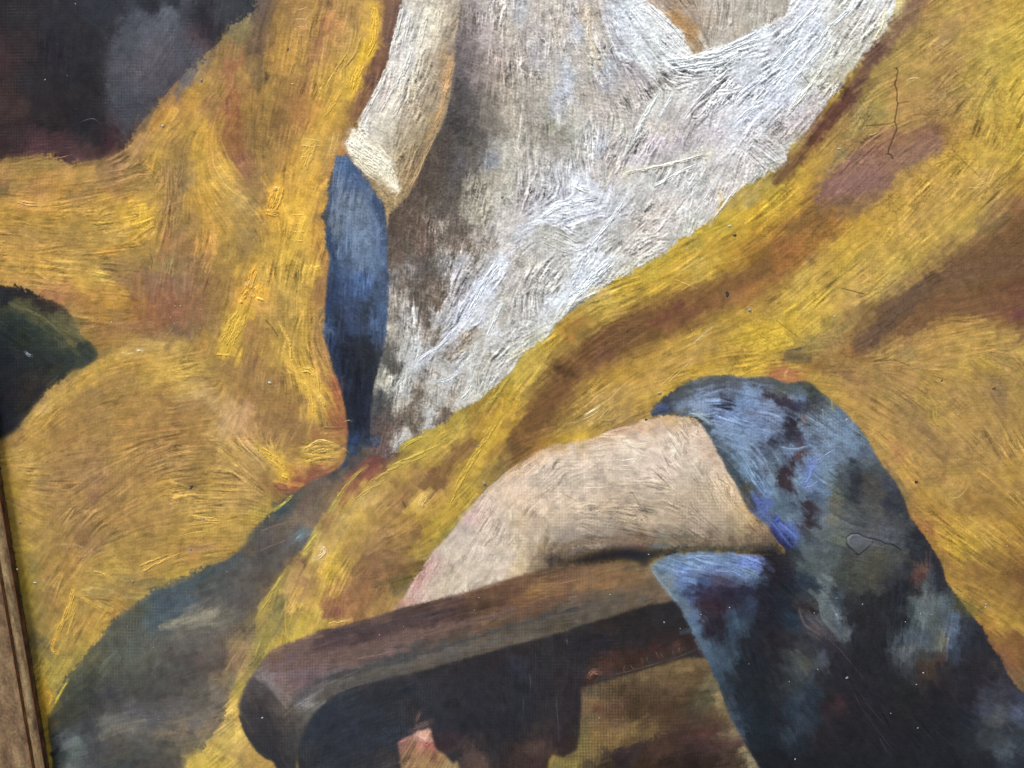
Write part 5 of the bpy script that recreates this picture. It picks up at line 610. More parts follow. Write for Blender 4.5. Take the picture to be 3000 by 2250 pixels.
P|32:20,110 32:80,190 32:130,240|12|20285c|2.2
P|32:50,45 32:75,60|14|2c4ca0|2.8
P|21:1570,1560 21:1600,1610 21:1640,1655|17|40549c|1.5
P|21:945,985 21:975,982 21:1000,988|14|33458a|1.0
P|21:1150,1012 21:1230,1050 21:1290,1090|10|93a8a8|1.6
P|21:1200,1020 21:1250,1040|14|88a0a8|1.2
P|31:70,1235 31:170,1255 31:280,1225|10|6c86a0|1.4
P|31:420,1260 31:360,1300 31:300,1340|8|6c86a8|1.2
P|31:300,1350 31:270,1420 31:220,1500|14|5c78b4|1.2
P|31:330,1450 31:280,1490 31:225,1510|8|6c84b0|1.2
P|31:410,930 31:415,990|9|8a8c58|1.6
P|31:350,990 31:370,1080|7|78908c|1.2
P|32:340,770 32:480,910 32:620,1080|4|4a4648|1.2
P|32:300,870 32:350,970 32:430,1080|4|504e50|1.0
P|32:520,1100 32:620,1290 32:760,1480 32:860,1600|3|3c3a3e|1.2
P|32:560,1120 32:680,1290 32:800,1420|3|3a393d|1.0
P|32:720,1460 32:770,1550|4|424248|1.4
P|32:330,560 32:360,680 32:430,770 32:500,830|14|56605e|.9
P|32:200,630 32:240,730 32:330,790|8|5c5450|1.0
P|32:440,655 32:450,690|7|8c9494|2.4
P|22:1100,300 22:1250,290 22:1400,320|12|6c8cb0|1.0
P|22:1300,380 22:1420,390 22:1520,430|10|6484b0|1.0
P|22:1480,320 22:1560,340 22:1600,390|16|6078c0|1.0
P|22:900,350 22:980,480 22:1060,570|12|74868a|1.0
K|22:115,1040 22:120,1110 22:114,1190|3|504e4e|.8
K|22:288,1190 22:292,1290 22:300,1380 22:303,1500|3|544f4a|.8
K|22:355,820 22:358,860|3|7a6c50|1.2
K|22:75,1200 22:70,1330|3|48464a|1.0
K|22:620,1062 22:750,1035 22:900,992 22:1000,962|3|504842|1.4
K|22:1000,962 22:1100,930 22:1200,887|3|544c48|1.4
K|22:735,985 22:725,1025 22:750,1050|4|544a42|2.0
K|22:770,990 22:785,1015 22:830,1012|4|544a42|2.0
K|22:840,945 22:850,980|4|544a42|2.0
K|22:872,938 22:882,975|4|544a42|2.0
K|22:930,903 22:950,945|4|544a42|2.0
K|22:962,918 22:985,948|4|544a42|2.0
K|22:1038,892 22:1048,930|4|544a42|2.0
K|22:1085,878 22:1082,900 22:1100,928|4|544a42|2.0
K|22:500,1065 22:530,1035 22:570,1045|18|7c4e3a|1.4
K|12:1060,1300 12:1035,1370|13|60463c|.8
K|12:1010,1420 12:1070,1385 12:1140,1355|20|54403a|.8
V|12:1060,1430 12:1090,1465 12:1125,1480|22|c89a88|1.4
V|12:930,1500 12:970,1480 12:1010,1460|12|94605a|1.0
V|12:1085,1495 12:1130,1520|18|98564c|1.0
F|02:1040,745 02:1150,710 02:1380,660|22|6c665a|0
F|02:1050,1440 02:1130,1430 02:1210,1440|9|665448|0
F|02:1240,1600 02:1330,1450 02:1420,1330 02:1500,1170|4|8c7250|1.0
F|02:1380,1090 02:1420,1080|5|806450|.8
F|02:1450,1050 02:1530,930 02:1640,780|10|7c6044|.9
F|12:0,140 12:120,90 12:280,50|5|705844|.8
F|12:0,260 12:150,200 12:300,150|5|685444|.8
F|12:290,150 12:260,180|9|5c7890|1.0
F|02:640,1010 02:700,950 02:760,900|4|5c6054|.7
A|12:255,1255 12:330,1215 12:430,1150|12|766b63|.8
A|12:30,1070 12:90,1110 12:160,1205|16|6e625c|.8
A|12:620,960 12:800,925 12:960,885|8|745244|.8
A|22:100,510 22:300,470 22:520,410|8|8c5c34|.8
A|22:40,620 22:200,560 22:420,500|6|88582f|.8
B|10:510,1030 10:500,1200 10:490,1450|3|7c94ac|1.2
B|10:560,1180 10:540,1320 10:520,1500|12|667c8c|1.0
B|10:640,1450 10:650,1560 10:640,1655|18|668098|1.0
B|10:760,1400 10:790,1500 10:790,1640|14|587898|1.0
B|10:620,1100 10:700,1230 10:770,1370|10|3c5c84|1.0
G|01:165,622 01:186,643 01:205,646|9|707884|2.6
G|01:60,310 01:200,360 01:330,440 01:470,560|10|5c5630|.6
E|21:700,1330 21:760,1320 21:830,1310|4|d4c6b0|1.8
E|21:440,1500 21:580,1500 21:750,1470|4|c8b89c|1.4
E|21:720,1230 21:850,1215 21:930,1200|4|ccb898|1.2
E|21:700,1360 21:780,1360|4|c4b498|1.4
E|21:710,1385 21:790,1390|4|c4b498|1.4
D|00:520,790 00:600,770 00:655,805|3|5a5458|1.2
"""
# x, y, radius px, kind: w white lead lump, g grey dust, b brown fly spot, o ochre dot, d dark pit
SPECKS = """
#00 1055,815,6,w;1060,835,3,w;292,517,3,w;435,490,3,g;488,25,3,g;1305,520,7,g;640,1225,4,d;700,1690,1,w
#01 722,430,4,w;1300,348,4,o;1297,470,3,w;1135,325,4,o;1170,325,4,o;1130,365,3,o;1170,370,3,o;1105,400,4,o;1130,438,3,o;1150,430,3,o;1148,410,3,o;530,357,3,w;1495,240,3,w;1238,1498,8,d;1095,1240,4,g;1165,450,3,g;5,1390,7,g
#11 88,822,6,w;1625,712,7,w;16,1258,5,g;1438,1232,5,g;1480,1475,8,g;262,230,3,d
#20 545,1605,11,w;515,412,7,w;565,378,8,w;1410,1465,5,w;1445,1527,8,d;112,1245,12,b;1275,670,4,w;340,315,4,w;875,210,5,w;598,298,8,g;712,1190,3,w;405,762,3,w;1135,1610,3,w;1600,900,5,w;988,795,3,w
#21 1393,247,8,d;1540,352,8,g;1490,262,3,g;553,623,3,w;1165,480,3,w;870,1060,6,d;957,888,6,g;1105,1270,4,d;805,1325,4,d;745,490,6,d
#31 600,80,4,w;432,392,5,w;510,1062,4,w;1043,1192,5,w;1230,1030,4,w;895,1165,5,g;1125,810,6,b;990,1275,5,b;955,1470,7,d;1465,860,7,b;1495,910,5,b
#32 1555,186,5,w;1550,220,4,w;1413,598,5,w;1409,615,4,w;987,660,4,w;1007,1042,4,w;962,1117,5,w;300,655,5,g;613,598,3,w;322,1020,3,w;890,712,3,w;176,1602,5,w;445,558,4,g;512,1075,6,g;970,1400,5,g;795,1305,3,w;1060,665,4,g;138,1100,3,w
#22 985,715,5,g;1225,665,3,w;1410,620,4,w;635,535,3,w;1535,985,4,g;565,1335,4,g;885,275,3,w;1090,755,3,w
#02 228,458,6,w;185,95,3,w;1235,240,6,g;1320,45,6,g;725,285,3,w;825,745,3,w;995,880,3,w;293,1390,4,w;1030,1345,3,g;1470,388,3,w;840,820,5,d;860,450,7,g;295,1555,4,g;130,70,7,g
#12 955,745,3,w;1415,635,3,w;40,1335,4,w;800,797,4,g;1215,18,4,d;1445,555,4,g
#10 1095,325,4,g;915,838,4,d;1027,940,5,b;1078,835,4,g;210,320,6,b;1595,1275,6,g;915,835,3,d;590,915,4,w;235,545,4,o;370,1220,4,o;60,1340,4,o
#30 460,965,5,w;1430,1075,4,d;868,872,3,d;720,1100,3,d;530,170,3,d
"""
CRACKS = [  # photograph px, width
 ("2626,200 2631,207 2629,213 2627,228 2624,240 2622,250 2625,260 2628,268 2629,285 2627,294 2631,308 2628,318 2626,335 2624,344 2622,358 2627,368 2627,381 2621,396 2615,411 2607,430 2602,452 2612,455 2616,466", 2.4, .52),
 ("2540,369 2580,367 2605,363 2621,358", 1.6, .45), ("2631,304 2650,300 2662,298", 1.5, .4), ("2594,453 2602,452", 1.5, .5), ("2619,200 2627,201 2635,194", 1.2, .4),
 ("2478,1574 2482,1583 2480,1594 2489,1607 2503,1620 2514,1628", 1.8, .4),
 ("2482,1572 2495,1564 2514,1564 2530,1572 2545,1578 2562,1580 2578,1584 2592,1593 2610,1594 2622,1600 2640,1612", 2.0, .5),
 ("442,745 446,765 444,786", 1.6, .35), ("2130,130 2140,150", 1, .3), ("2330,195 2345,212 2375,250", 1.2, .35), ("2485,75 2498,90", 1.2, .3),
 ("2790,440 2830,480 2870,520", 1.1, .3), ("780,940 800,962 815,985", 1.8, .35), ("1180,1470 1190,1488", 1.5, .5), ("2275,940 2340,990", 1.1, .3),
 ("2466,845 2530,862", 1.6, .45), ("1640,1440 1690,1470", 1, .2), ("1850,1440 1880,1490", 1.1, .3), ("2020,1480 2065,1520 2110,1560", 1.2, .3), ("2560,1060 2620,1055 2665,1072", 1.6, .35)]

def spline(p, n):
    p = np.array(p, float)
    if len(p) == 2: p = np.array([p[0], (p[0]+p[1])/2, p[1]])
    P = np.concatenate([[2*p[0]-p[1]], p, [2*p[-1]-p[-2]]]); out = []
    m = len(p)-1
    for t in np.linspace(0, m-1e-6, n):
        i = int(t); f = t-i; a, b, c, d = P[i:i+4]
        out.append(.5*((2*b)+(c-a)*f+(2*a-5*b+4*c-d)*f*f+(3*b-a-3*c+d)*f**3))
    return np.array(out)

def marks():
    for ln in MARKS.strip().splitlines():
        L, pts, w, h, r = ln.split('|')
        yield L, [tile_pt(t) for t in pts.split()], float(w)*(1.12 if float(r) > 0 else 1), grade(np.array([int(h[k:k+2], 16) for k in (0, 2, 4)])/255, L), float(r)

def specks():
    ti = tj = 0
    for line in SPECKS.strip().splitlines():
        ti, tj = int(line[1]), int(line[2])
        for e in line[4:].split(';'):
            x, y, r, k = e.split(','); yield ti*750+float(x)*.4521, tj*750+float(y)*.4521, float(r)*.4521*(1.2 if float(r) < 6 else 1.7), k

def details(img, H, LAB, LET, c, s):
    warp_n = noise(5, .7)+noise(1.2, .6); SM_ = blur(img.mean(2), 3)[..., None]
    # the ground under each loaded stroke takes its colour, so the stroke sits in its own smear
    for L, pts, w, col, r in marks():
        p = spline(pts, 40)
        x0, y0 = ((p.min(0)-w-6-[X0, Y0])/PXW).astype(int); x1, y1 = ((p.max(0)+w+6-[X0, Y0])/PXW).astype(int)+1
        x0, y0, x1, y1 = max(x0, 0), max(y0, 0), min(x1, GW), min(y1, GH)
        d = np.full((y1-y0, x1-x0), 1e9, np.float32); sx, sy = PX[y0:y1, x0:x1], PY[y0:y1, x0:x1]
        for a, b in zip(p[:-1], p[1:]):
            e = b-a; t = np.clip(((sx-a[0])*e[0]+(sy-a[1])*e[1])/(e@e+1e-9), 0, 1)
            d = np.minimum(d, np.hypot(sx-a[0]-t*e[0], sy-a[1]-t*e[1]))
        if r == 0:
            d = d+warp_n[y0:y1, x0:x1]*w*.12
            a = np.clip((w*.62-d)/(w*.34), 0, 1)[..., None]*.72
            img[y0:y1, x0:x1] = img[y0:y1, x0:x1]*(1-a)+col*(img[y0:y1, x0:x1].mean(2, keepdims=True)/(SM_[y0:y1, x0:x1]+1e-3))*a
            continue
        a = np.clip((w*.5+1.5-d)/(w*.3+2.5), 0, 1)*.55
        a = a*np.clip(.75+.5*H[y0:y1, x0:x1]/(H.std()*2), .2, 1.3)
        a = np.clip(a, 0, 1)[..., None]*(1 if w > 8 else .5)
        img[y0:y1, x0:x1] = img[y0:y1, x0:x1]*(1-a)+col*a
    for pts, w, k in CRACKS:
        p = np.array([[float(v) for v in t.split(',')] for t in pts.split()])
        q = [p[0]]
        for a, b in zip(p[:-1], p[1:]):
            n = max(1, int(np.hypot(*(b-a))/6))
            for i in range(1, n+1): q.append(a+(b-a)*i/n+rng.randn(2)*.5)
        p = np.array(q)
        x0, y0 = ((p.min(0)-12-[X0, Y0])/PXW).astype(int); x1, y1 = ((p.max(0)+12-[X0, Y0])/PXW).astype(int)+1
        d = np.full((y1-y0, x1-x0), 1e9, np.float32); sx, sy = PX[y0:y1, x0:x1], PY[y0:y1, x0:x1]
        for a, b in zip(p[:-1], p[1:]):
            e = b-a; t = np.clip(((sx-a[0])*e[0]+(sy-a[1])*e[1])/(e@e+1e-9), 0, 1)
            d = np.minimum(d, np.hypot(sx-a[0]-t*e[0], sy-a[1]-t*e[1]))
        a = np.clip((w*.5+1.6-d)/2.4, 0, 1)
        img[y0:y1, x0:x1] *= (1-k*a)[..., None]**1.0
        H[y0:y1, x0:x1] -= a*4*k
        H[y0:y1, x0:x1] += (1.2 if k > .5 else .35)*k*np.exp(-((d-w*.5-3)/2.5)**2)
    return img, H
# ------------------------------------------------------------------ BUILD
RELIEF = 4.8e-5                             # metres of paint per unit of relief
def plane_pt(px, py, h=0.0):
    """photograph pixel -> point on the canvas plane (or h metres in front of it)"""
    r = FWD + Vector(((px-1500)/FPX, 0, 0)) - UPV*((py-1125)/FPX)
    t = (-h-CAM.y)/r.y
    return CAM+r*t
def plane_np(px, py):
    rx = (px-1500)/FPX; a = -(py-1125)/FPX
    ry = FWD.y+UPV.y*a; rz = FWD.z+UPV.z*a
    t = -CAM.y/ry
    return rx*t, CAM.z+rz*t

def lin(c):
    c = np.clip(c, 0, 1)
    return np.where(c <= .04045, c/12.92, ((c+.055)/1.055)**2.4)

def paint_material(name, rough, coat):
    m = bpy.data.materials.new(name); m.use_nodes = True; n = m.node_tree.nodes; l = m.node_tree.links
    b = n["Principled BSDF"]
    at = n.new("ShaderNodeAttribute"); at.attribute_name = "pigment"
    tc = n.new("ShaderNodeTexCoord")
    gr = n.new("ShaderNodeTexNoise"); gr.inputs["Scale"].default_value = 5200; gr.inputs["Detail"].default_value = 2
    l.new(tc.outputs["Object"], gr.inputs["Vector"])
    mr = n.new("ShaderNodeMapRange"); mr.inputs[1].default_value = .3; mr.inputs[2].default_value = .7; mr.inputs[3].default_value = .90; mr.inputs[4].default_value = 1.10
    l.new(gr.outputs[0], mr.inputs[0])
    mx = n.new("ShaderNodeVectorMath"); mx.operation = 'SCALE'
    l.new(at.outputs["Color"], mx.inputs[0]); l.new(mr.outputs[0], mx.inputs["Scale"])
    l.new(mx.outputs[0], b.inputs["Base Color"])
    rn = n.new("ShaderNodeTexNoise"); rn.inputs["Scale"].default_value = 160; rn.inputs["Detail"].default_value = 3
    l.new(tc.outputs["Object"], rn.inputs["Vector"])
    rr = n.new("ShaderNodeMapRange"); rr.inputs[1].default_value = .3; rr.inputs[2].default_value = .7; rr.inputs[3].default_value = rough-.16; rr.inputs[4].default_value = rough+.12
    l.new(rn.outputs[0], rr.inputs[0]); l.new(rr.outputs[0], b.inputs["Roughness"])
    b.inputs["Specular IOR Level"].default_value = .22
    b.inputs["Coat Weight"].default_value = coat; b.inputs["Coat Roughness"].default_value = .35
    bp = n.new("ShaderNodeBump"); bp.inputs["Strength"].default_value = .25; bp.inputs["Distance"].default_value = 2e-5
    l.new(gr.outputs[0], bp.inputs["Height"]); l.new(bp.outputs[0], b.inputs["Normal"])
    return m

NAMES = {"Z": ("yellow_drapery", "golden yellow drapery sweeping down to the right of the white cloth"), "Y": ("yellow_drapery", "ochre yellow drapery left of the blue ribbon"),
 "D": ("dark_backdrop", None), "Q": ("grey_backdrop_patch", None), "F": ("grey_shadow", None), "W": ("white_cloth", None),
 "N": ("taupe_opening", None), "S": ("white_sleeve", None), "B": ("blue_ribbon", None), "G": ("dark_green_patch", None), "O": ("ochre_ground", None),
 "E": ("beige_sleeve", None), "K": ("dark_chair_side", None), "V": ("pink_hand_patch", None), "A": ("chair_armrest", None), "J": ("dark_gap", None), "P": ("blue_drape", None)}

def empty(name, loc, label, cat):
    o = bpy.data.objects.new(name, None); sc.collection.objects.link(o); o.location = loc
    o.empty_display_size = .02; o["label"] = label; o["category"] = cat; return o
def mesh_obj(name, verts, faces, mat, parent, smooth=True, label=None):
    me = bpy.data.meshes.new(name); me.from_pydata(verts, [], faces); me.materials.append(mat)
    if smooth: me.polygons.foreach_set("use_smooth", [True]*len(me.polygons))
    o = bpy.data.objects.new(name, me); sc.collection.objects.link(o)
    if parent: o.parent = parent; o.matrix_parent_inverse = parent.matrix_basis.inverted()
    if label: o["label"] = label
    return o

painting = empty("oil_painting", (0, .012, -.11), "old cracked oil painting of yellow, white and blue drapery over a brown chair arm", "painting")
img, H, LAB, LET, DC, DS = paint()
img, H = details(img, H, LAB, LET, DC, DS)
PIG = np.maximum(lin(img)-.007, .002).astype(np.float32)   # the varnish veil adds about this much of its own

def paint_meshes():
    # cell borders: every film cell inside the photograph, every fourth in the margins around it
    i0, i1 = int((-10-X0)/PXW), int((3010-X0)/PXW); j0, j1 = int((-10-Y0)/PXW), int((2260-Y0)/PXW)
    ix = np.concatenate([np.arange(0, i0, 4), np.arange(i0, i1), np.arange(i1, GW, 4)])
    iy = np.concatenate([np.arange(0, j0, 4), np.arange(j0, j1), np.arange(j1, GH, 4)])
    nx, ny = len(ix), len(iy)
    px = (X0+(ix+.5)*PXW)[None, :].repeat(ny, 0); py = (Y0+(iy+.5)*PXW)[:, None].repeat(nx, 1)
    wx, wz = plane_np(px, py); h = H[np.ix_(iy, ix)]*RELIEF
    V = np.stack([wx, -h, wz], -1).reshape(-1, 3).astype(np.float32)
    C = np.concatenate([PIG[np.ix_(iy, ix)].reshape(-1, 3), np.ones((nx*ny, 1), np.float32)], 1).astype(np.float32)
    lab = LAB[np.ix_(iy, ix)][:-1, :-1].reshape(-1)
    r, c = np.mgrid[0:ny-1, 0:nx-1]; a = (r*nx+c).reshape(-1)
    Q = np.stack([a, a+nx, a+nx+1, a+1], 1)
    for i, L in enumerate(LET):
        q = Q[lab == i]
        if not len(q): continue
        used = np.zeros(nx*ny, bool); used[q.reshape(-1)] = True
        remap = np.cumsum(used)-1; vi = np.nonzero(used)[0]; q = remap[q]
        name, label = NAMES[L]
        me = bpy.data.meshes.new(name)
        me.vertices.add(len(vi)); me.vertices.foreach_set("co", V[vi].reshape(-1))
        me.loops.add(q.size); me.loops.foreach_set("vertex_index", q.reshape(-1).astype(np.int32))
        me.polygons.add(len(q)); me.polygons.foreach_set("loop_start", np.arange(0, q.size, 4, dtype=np.int32))
        me.polygons.foreach_set("use_smooth", np.ones(len(q), bool))
        ca = me.color_attributes.new("pigment", 'FLOAT_COLOR', 'POINT'); ca.data.foreach_set("color", C[vi].reshape(-1))
        me.update(calc_edges=True)
        me.materials.append(MATS.get(L, MATS["*"]))
        o = bpy.data.objects.new(name, me); sc.collection.objects.link(o)
        o.parent = painting; o.matrix_parent_inverse = painting.matrix_basis.inverted()
        if label: o["label"] = label
        PARTS[L] = o
PARTS = {}
MATS = {"*": paint_material("oil_paint", .52, .05), "W": paint_material("white_lead_paint", .6, .0), "P": paint_material("varnished_blue_paint", .46, .08)}
MATS["K"] = MATS["D"] = MATS["F"] = MATS["B"] = MATS["P"]; MATS["S"] = MATS["N"] = MATS["W"]
paint_meshes()
# ------------------------------------------------------------------ CANVAS, FRAME, WALL
def simple_mat(name, col, rough=.7, scale=400, var=.25, bump=0.0):
    m = bpy.data.materials.new(name); m.use_nodes = True; n = m.node_tree.nodes; l = m.node_tree.links; b = n["Principled BSDF"]
    tc = n.new("ShaderNodeTexCoord"); nz = n.new("ShaderNodeTexNoise"); nz.inputs["Scale"].default_value = scale; nz.inputs["Detail"].default_value = 5
    l.new(tc.outputs["Object"], nz.inputs["Vector"])
    cr = n.new("ShaderNodeValToRGB"); cr.color_ramp.elements[0].position = .3; cr.color_ramp.elements[1].position = .7
    cr.color_ramp.elements[0].color = (*[v*(1-var) for v in col], 1); cr.color_ramp.elements[1].color = (*[v*(1+var) for v in col], 1)
    l.new(nz.outputs[0], cr.inputs[0]); l.new(cr.outputs[0], b.inputs["Base Color"]); b.inputs["Roughness"].default_value = rough
    if bump:
        bp = n.new("ShaderNodeBump"); bp.inputs["Strength"].default_value = .6; bp.inputs["Distance"].default_value = bump
        l.new(nz.outputs[0], bp.inputs["Height"]); l.new(bp.outputs[0], b.inputs["Normal"])
    return m

def gilt_mat(name, c0, c1, c2, metal=.25, rough=.45, vs=1.0):
    """worn gold over red bole: two scales of mottling stretched along the moulding, dark grime spots"""
    m = bpy.data.materials.new(name); m.use_nodes = True; n = m.node_tree.nodes; l = m.node_tree.links; b = n["Principled BSDF"]
    tc = n.new("ShaderNodeTexCoord"); mp = n.new("ShaderNodeMapping"); mp.inputs["Scale"].default_value = (1, 1, .35)
    l.new(tc.outputs["Object"], mp.inputs[0])
    n1 = n.new("ShaderNodeTexNoise"); n1.inputs["Scale"].default_value = 420*vs; n1.inputs["Detail"].default_value = 6; n1.inputs["Roughness"].default_value = .65
    n2 = n.new("ShaderNodeTexNoise"); n2.inputs["Scale"].default_value = 1500*vs; n2.inputs["Detail"].default_value = 3
    l.new(mp.outputs[0], n1.inputs["Vector"]); l.new(tc.outputs["Object"], n2.inputs["Vector"])
    r1 = n.new("ShaderNodeValToRGB"); e = r1.color_ramp.elements
    e[0].position = .34; e[0].color = (*c0, 1); e[1].position = .66; e[1].color = (*c2, 1); k = e.new(.5); k.color = (*c1, 1)
    l.new(n1.outputs[0], r1.inputs[0])
    r2 = n.new("ShaderNodeMapRange"); r2.inputs[1].default_value = .3; r2.inputs[2].default_value = .7; r2.inputs[3].default_value = .72; r2.inputs[4].default_value = 1.2
    l.new(n2.outputs[0], r2.inputs[0])
    mx = n.new("ShaderNodeVectorMath"); mx.operation = 'SCALE'; l.new(r1.outputs[0], mx.inputs[0]); l.new(r2.outputs[0], mx.inputs["Scale"])
    l.new(mx.outputs[0], b.inputs["Base Color"]); b.inputs["Metallic"].default_value = metal; b.inputs["Roughness"].default_value = rough
    bp = n.new("ShaderNodeBump"); bp.inputs["Strength"].default_value = .5; bp.inputs["Distance"].default_value = 6e-5
    l.new(n1.outputs[0], bp.inputs["Height"]); l.new(bp.outputs[0], b.inputs["Normal"])
    return m

FY = 2025.0
def extrude(name, prof, mat, parent, wob=0.0, seed=1, n=420, z0=-.16, z1=.17):
    """prof = [(photo px at row FY, height m), ...] extruded along the upright side of the frame"""
    rs = np.random.RandomState(seed); pts = [plane_pt(x, FY, h) for x, h in prof]
    zs = np.linspace(z0, z1, n); V = []; F = []; k = len(prof)
    wb = np.convolve(rs.randn(n+12), np.ones(5)/5, 'same')[:n]*wob
    for i, z in enumerate(zs):
        for q, p in enumerate(pts):
            V.append((p.x+wb[i]*(1 if 0 < q < k-1 else .5)+rs.randn()*wob*.4, p.y+rs.randn()*wob*.4, z))
    for i in range(n-1):
        for q in range(k-1):
            a = i*k+q; F.append((a, a+1, a+k+1, a+k))
    return mesh_obj(name, V, F, mat, parent)

L0, R0 = plane_pt(-150+1, 1125).x, plane_pt(3440, 1125).x
frame = empty("picture_frame", (plane_pt(60, FY).x, .012, -.16), "worn gilded wooden frame with red bole showing along its ridges", "picture frame")
mm = 1e-3
gold = gilt_mat("worn_gold_leaf", (.17, .098, .052), (.33, .205, .105), (.46, .31, .155))
gold2 = gilt_mat("worn_gold_bead", (.11, .07, .038), (.31, .20, .095), (.48, .34, .17), vs=1.4)
bole = gilt_mat("red_bole", (.22, .05, .022), (.42, .095, .04), (.5, .15, .06), metal=0, rough=.6, vs=2)
grime = gilt_mat("grimy_sight_edge", (.02, .011, .007), (.09, .045, .02), (.18, .095, .04), metal=0, rough=.7, vs=2)
extrude("outer_moulding", [(-420, 0), (-420, 9*mm), (-330, 9*mm), (-200, 6.2*mm), (-100, 4.9*mm), (-20, 4.0*mm), (25, 3.6*mm), (48, 3.35*mm), (54.6, 3.2*mm)], gold, frame, 1.5e-5, 3)
extrude("bole_line", [(54.6, 3.2*mm), (55.3, 3.22*mm), (56.6, 3.05*mm)], bole, frame, 2.2e-5, 4)
extrude("inner_bead", [(56.6, 3.05*mm), (59, 2.2*mm), (63, 2.1*mm), (66, 2.7*mm), (72, 3.2*mm), (79, 3.3*mm), (86, 3.1*mm), (92.2, 2.75*mm)], gold2, frame, 2e-5, 5)
extrude("bole_line", [(92.2, 2.75*mm), (93.0, 2.75*mm), (94.3, 2.5*mm)], bole, frame, 2.2e-5, 6)
extrude("sight_edge", [(94.3, 2.5*mm), (97, 1.7*mm), (103, 1.1*mm), (106.5, .55*mm), (108.5, -.1*mm)], grime, frame, 6e-5, 7, n=900)
linen = simple_mat("raw_linen", (.30, .24, .16), .9, 900, .3, 3e-5)

# crumbs of grime and plaster caught where the frame meets the canvas
def crumbs():
    rs = np.random.RandomState(21); V = []; F = []
    p0 = plane_pt(109, FY).x
    for i in range(900):
        z = -.155+.31*rs.rand(); r = 8e-5*(.5+1.3*rs.rand()**2); x = p0+rs.randn()*1.1e-4; y = -rs.rand()*1.2e-4; b = len(V)
        for a, e in [(0, 0), (1.57, 0), (3.14, 0), (4.71, 0)]:
            k = r*(.7+.6*rs.rand()); V.append((x+math.cos(a)*k, y, z+math.sin(a)*k*1.3))
        V += [(x, y-r*(.6+.5*rs.rand()), z), (x, y+r*.5, z)]
        for q in range(4):
            F.append((b+q, b+4, b+(q+1) % 4)); F.append((b+q, b+(q+1) % 4, b+5))
    o = mesh_obj("grime_crumbs", V, F, simple_mat("black_grime", (.03, .02, .014), .8, 3000, .5), frame, False); o["kind"] = "stuff"
crumbs()
chip = simple_mat("bare_plaster_chip", (.36, .32, .29), .7, 3000, .2)
rsf = np.random.RandomState(5)
for cx, cy, h in [(74, 1795, .4), (36, 1600, .4), (30, 1465, .3), (105, 2195, 3.0), (132, 2205, .9), (50, 1668, 2.8)]:
    q = plane_pt(cx, cy, h*mm); V = [(q.x, q.y-1.4e-4, q.z)]; n = 9
    for k in (1, 2):
        for a in range(n):
            r = 2.6e-4*(.5*k)*(1+.25*rsf.randn()); V.append((q.x+math.cos(a*.698)*r*.7, q.y-1.4e-4*(1-k*.5)+(6e-5 if k == 2 else 0), q.z+math.sin(a*.698)*r))
    F = [(0, 1+(a+1) % n, 1+a) for a in range(n)]+[(1+a, 1+(a+1) % n, 1+n+(a+1) % n, 1+n+a) for a in range(n)]
    mesh_obj("plaster_chip", V, F, chip, frame)
# ------------------------------------------------------------------ LOADED STROKES, LUMPS, FLAKE
def film_h(px, py):
    x = np.clip((np.asarray(px)-X0)/PXW-.5, 0, GW-1.01); y = np.clip((np.asarray(py)-Y0)/PXW-.5, 0, GH-1.01)
    return H[np.rint(y).astype(int), np.rint(x).astype(int)]

def np_mesh(name, V, Q, col, mat, parent):
    me = bpy.data.meshes.new(name)
    me.vertices.add(len(V)); me.vertices.foreach_set("co", np.asarray(V, np.float32).reshape(-1))
    me.loops.add(Q.size); me.loops.foreach_set("vertex_index", Q.reshape(-1).astype(np.int32))
    me.polygons.add(len(Q)); me.polygons.foreach_set("loop_start", np.arange(0, Q.size, Q.shape[1], dtype=np.int32))
    me.polygons.foreach_set("use_smooth", np.ones(len(Q), bool))
    if col is not None:
        ca = me.color_attributes.new("pigment", 'FLOAT_COLOR', 'POINT')
        ca.data.foreach_set("color", np.concatenate([col, np.ones((len(col), 1))], 1).astype(np.float32).reshape(-1))
    me.update(calc_edges=True); me.materials.append(mat)
    o = bpy.data.objects.new(name, me); sc.collection.objects.link(o)
    o.parent = parent; o.matrix_parent_inverse = (parent.matrix_parent_inverse @ parent.matrix_basis if False else painting.matrix_basis.inverted() @ painting.matrix_basis) if parent != painting else painting.matrix_basis.inverted()
    return o

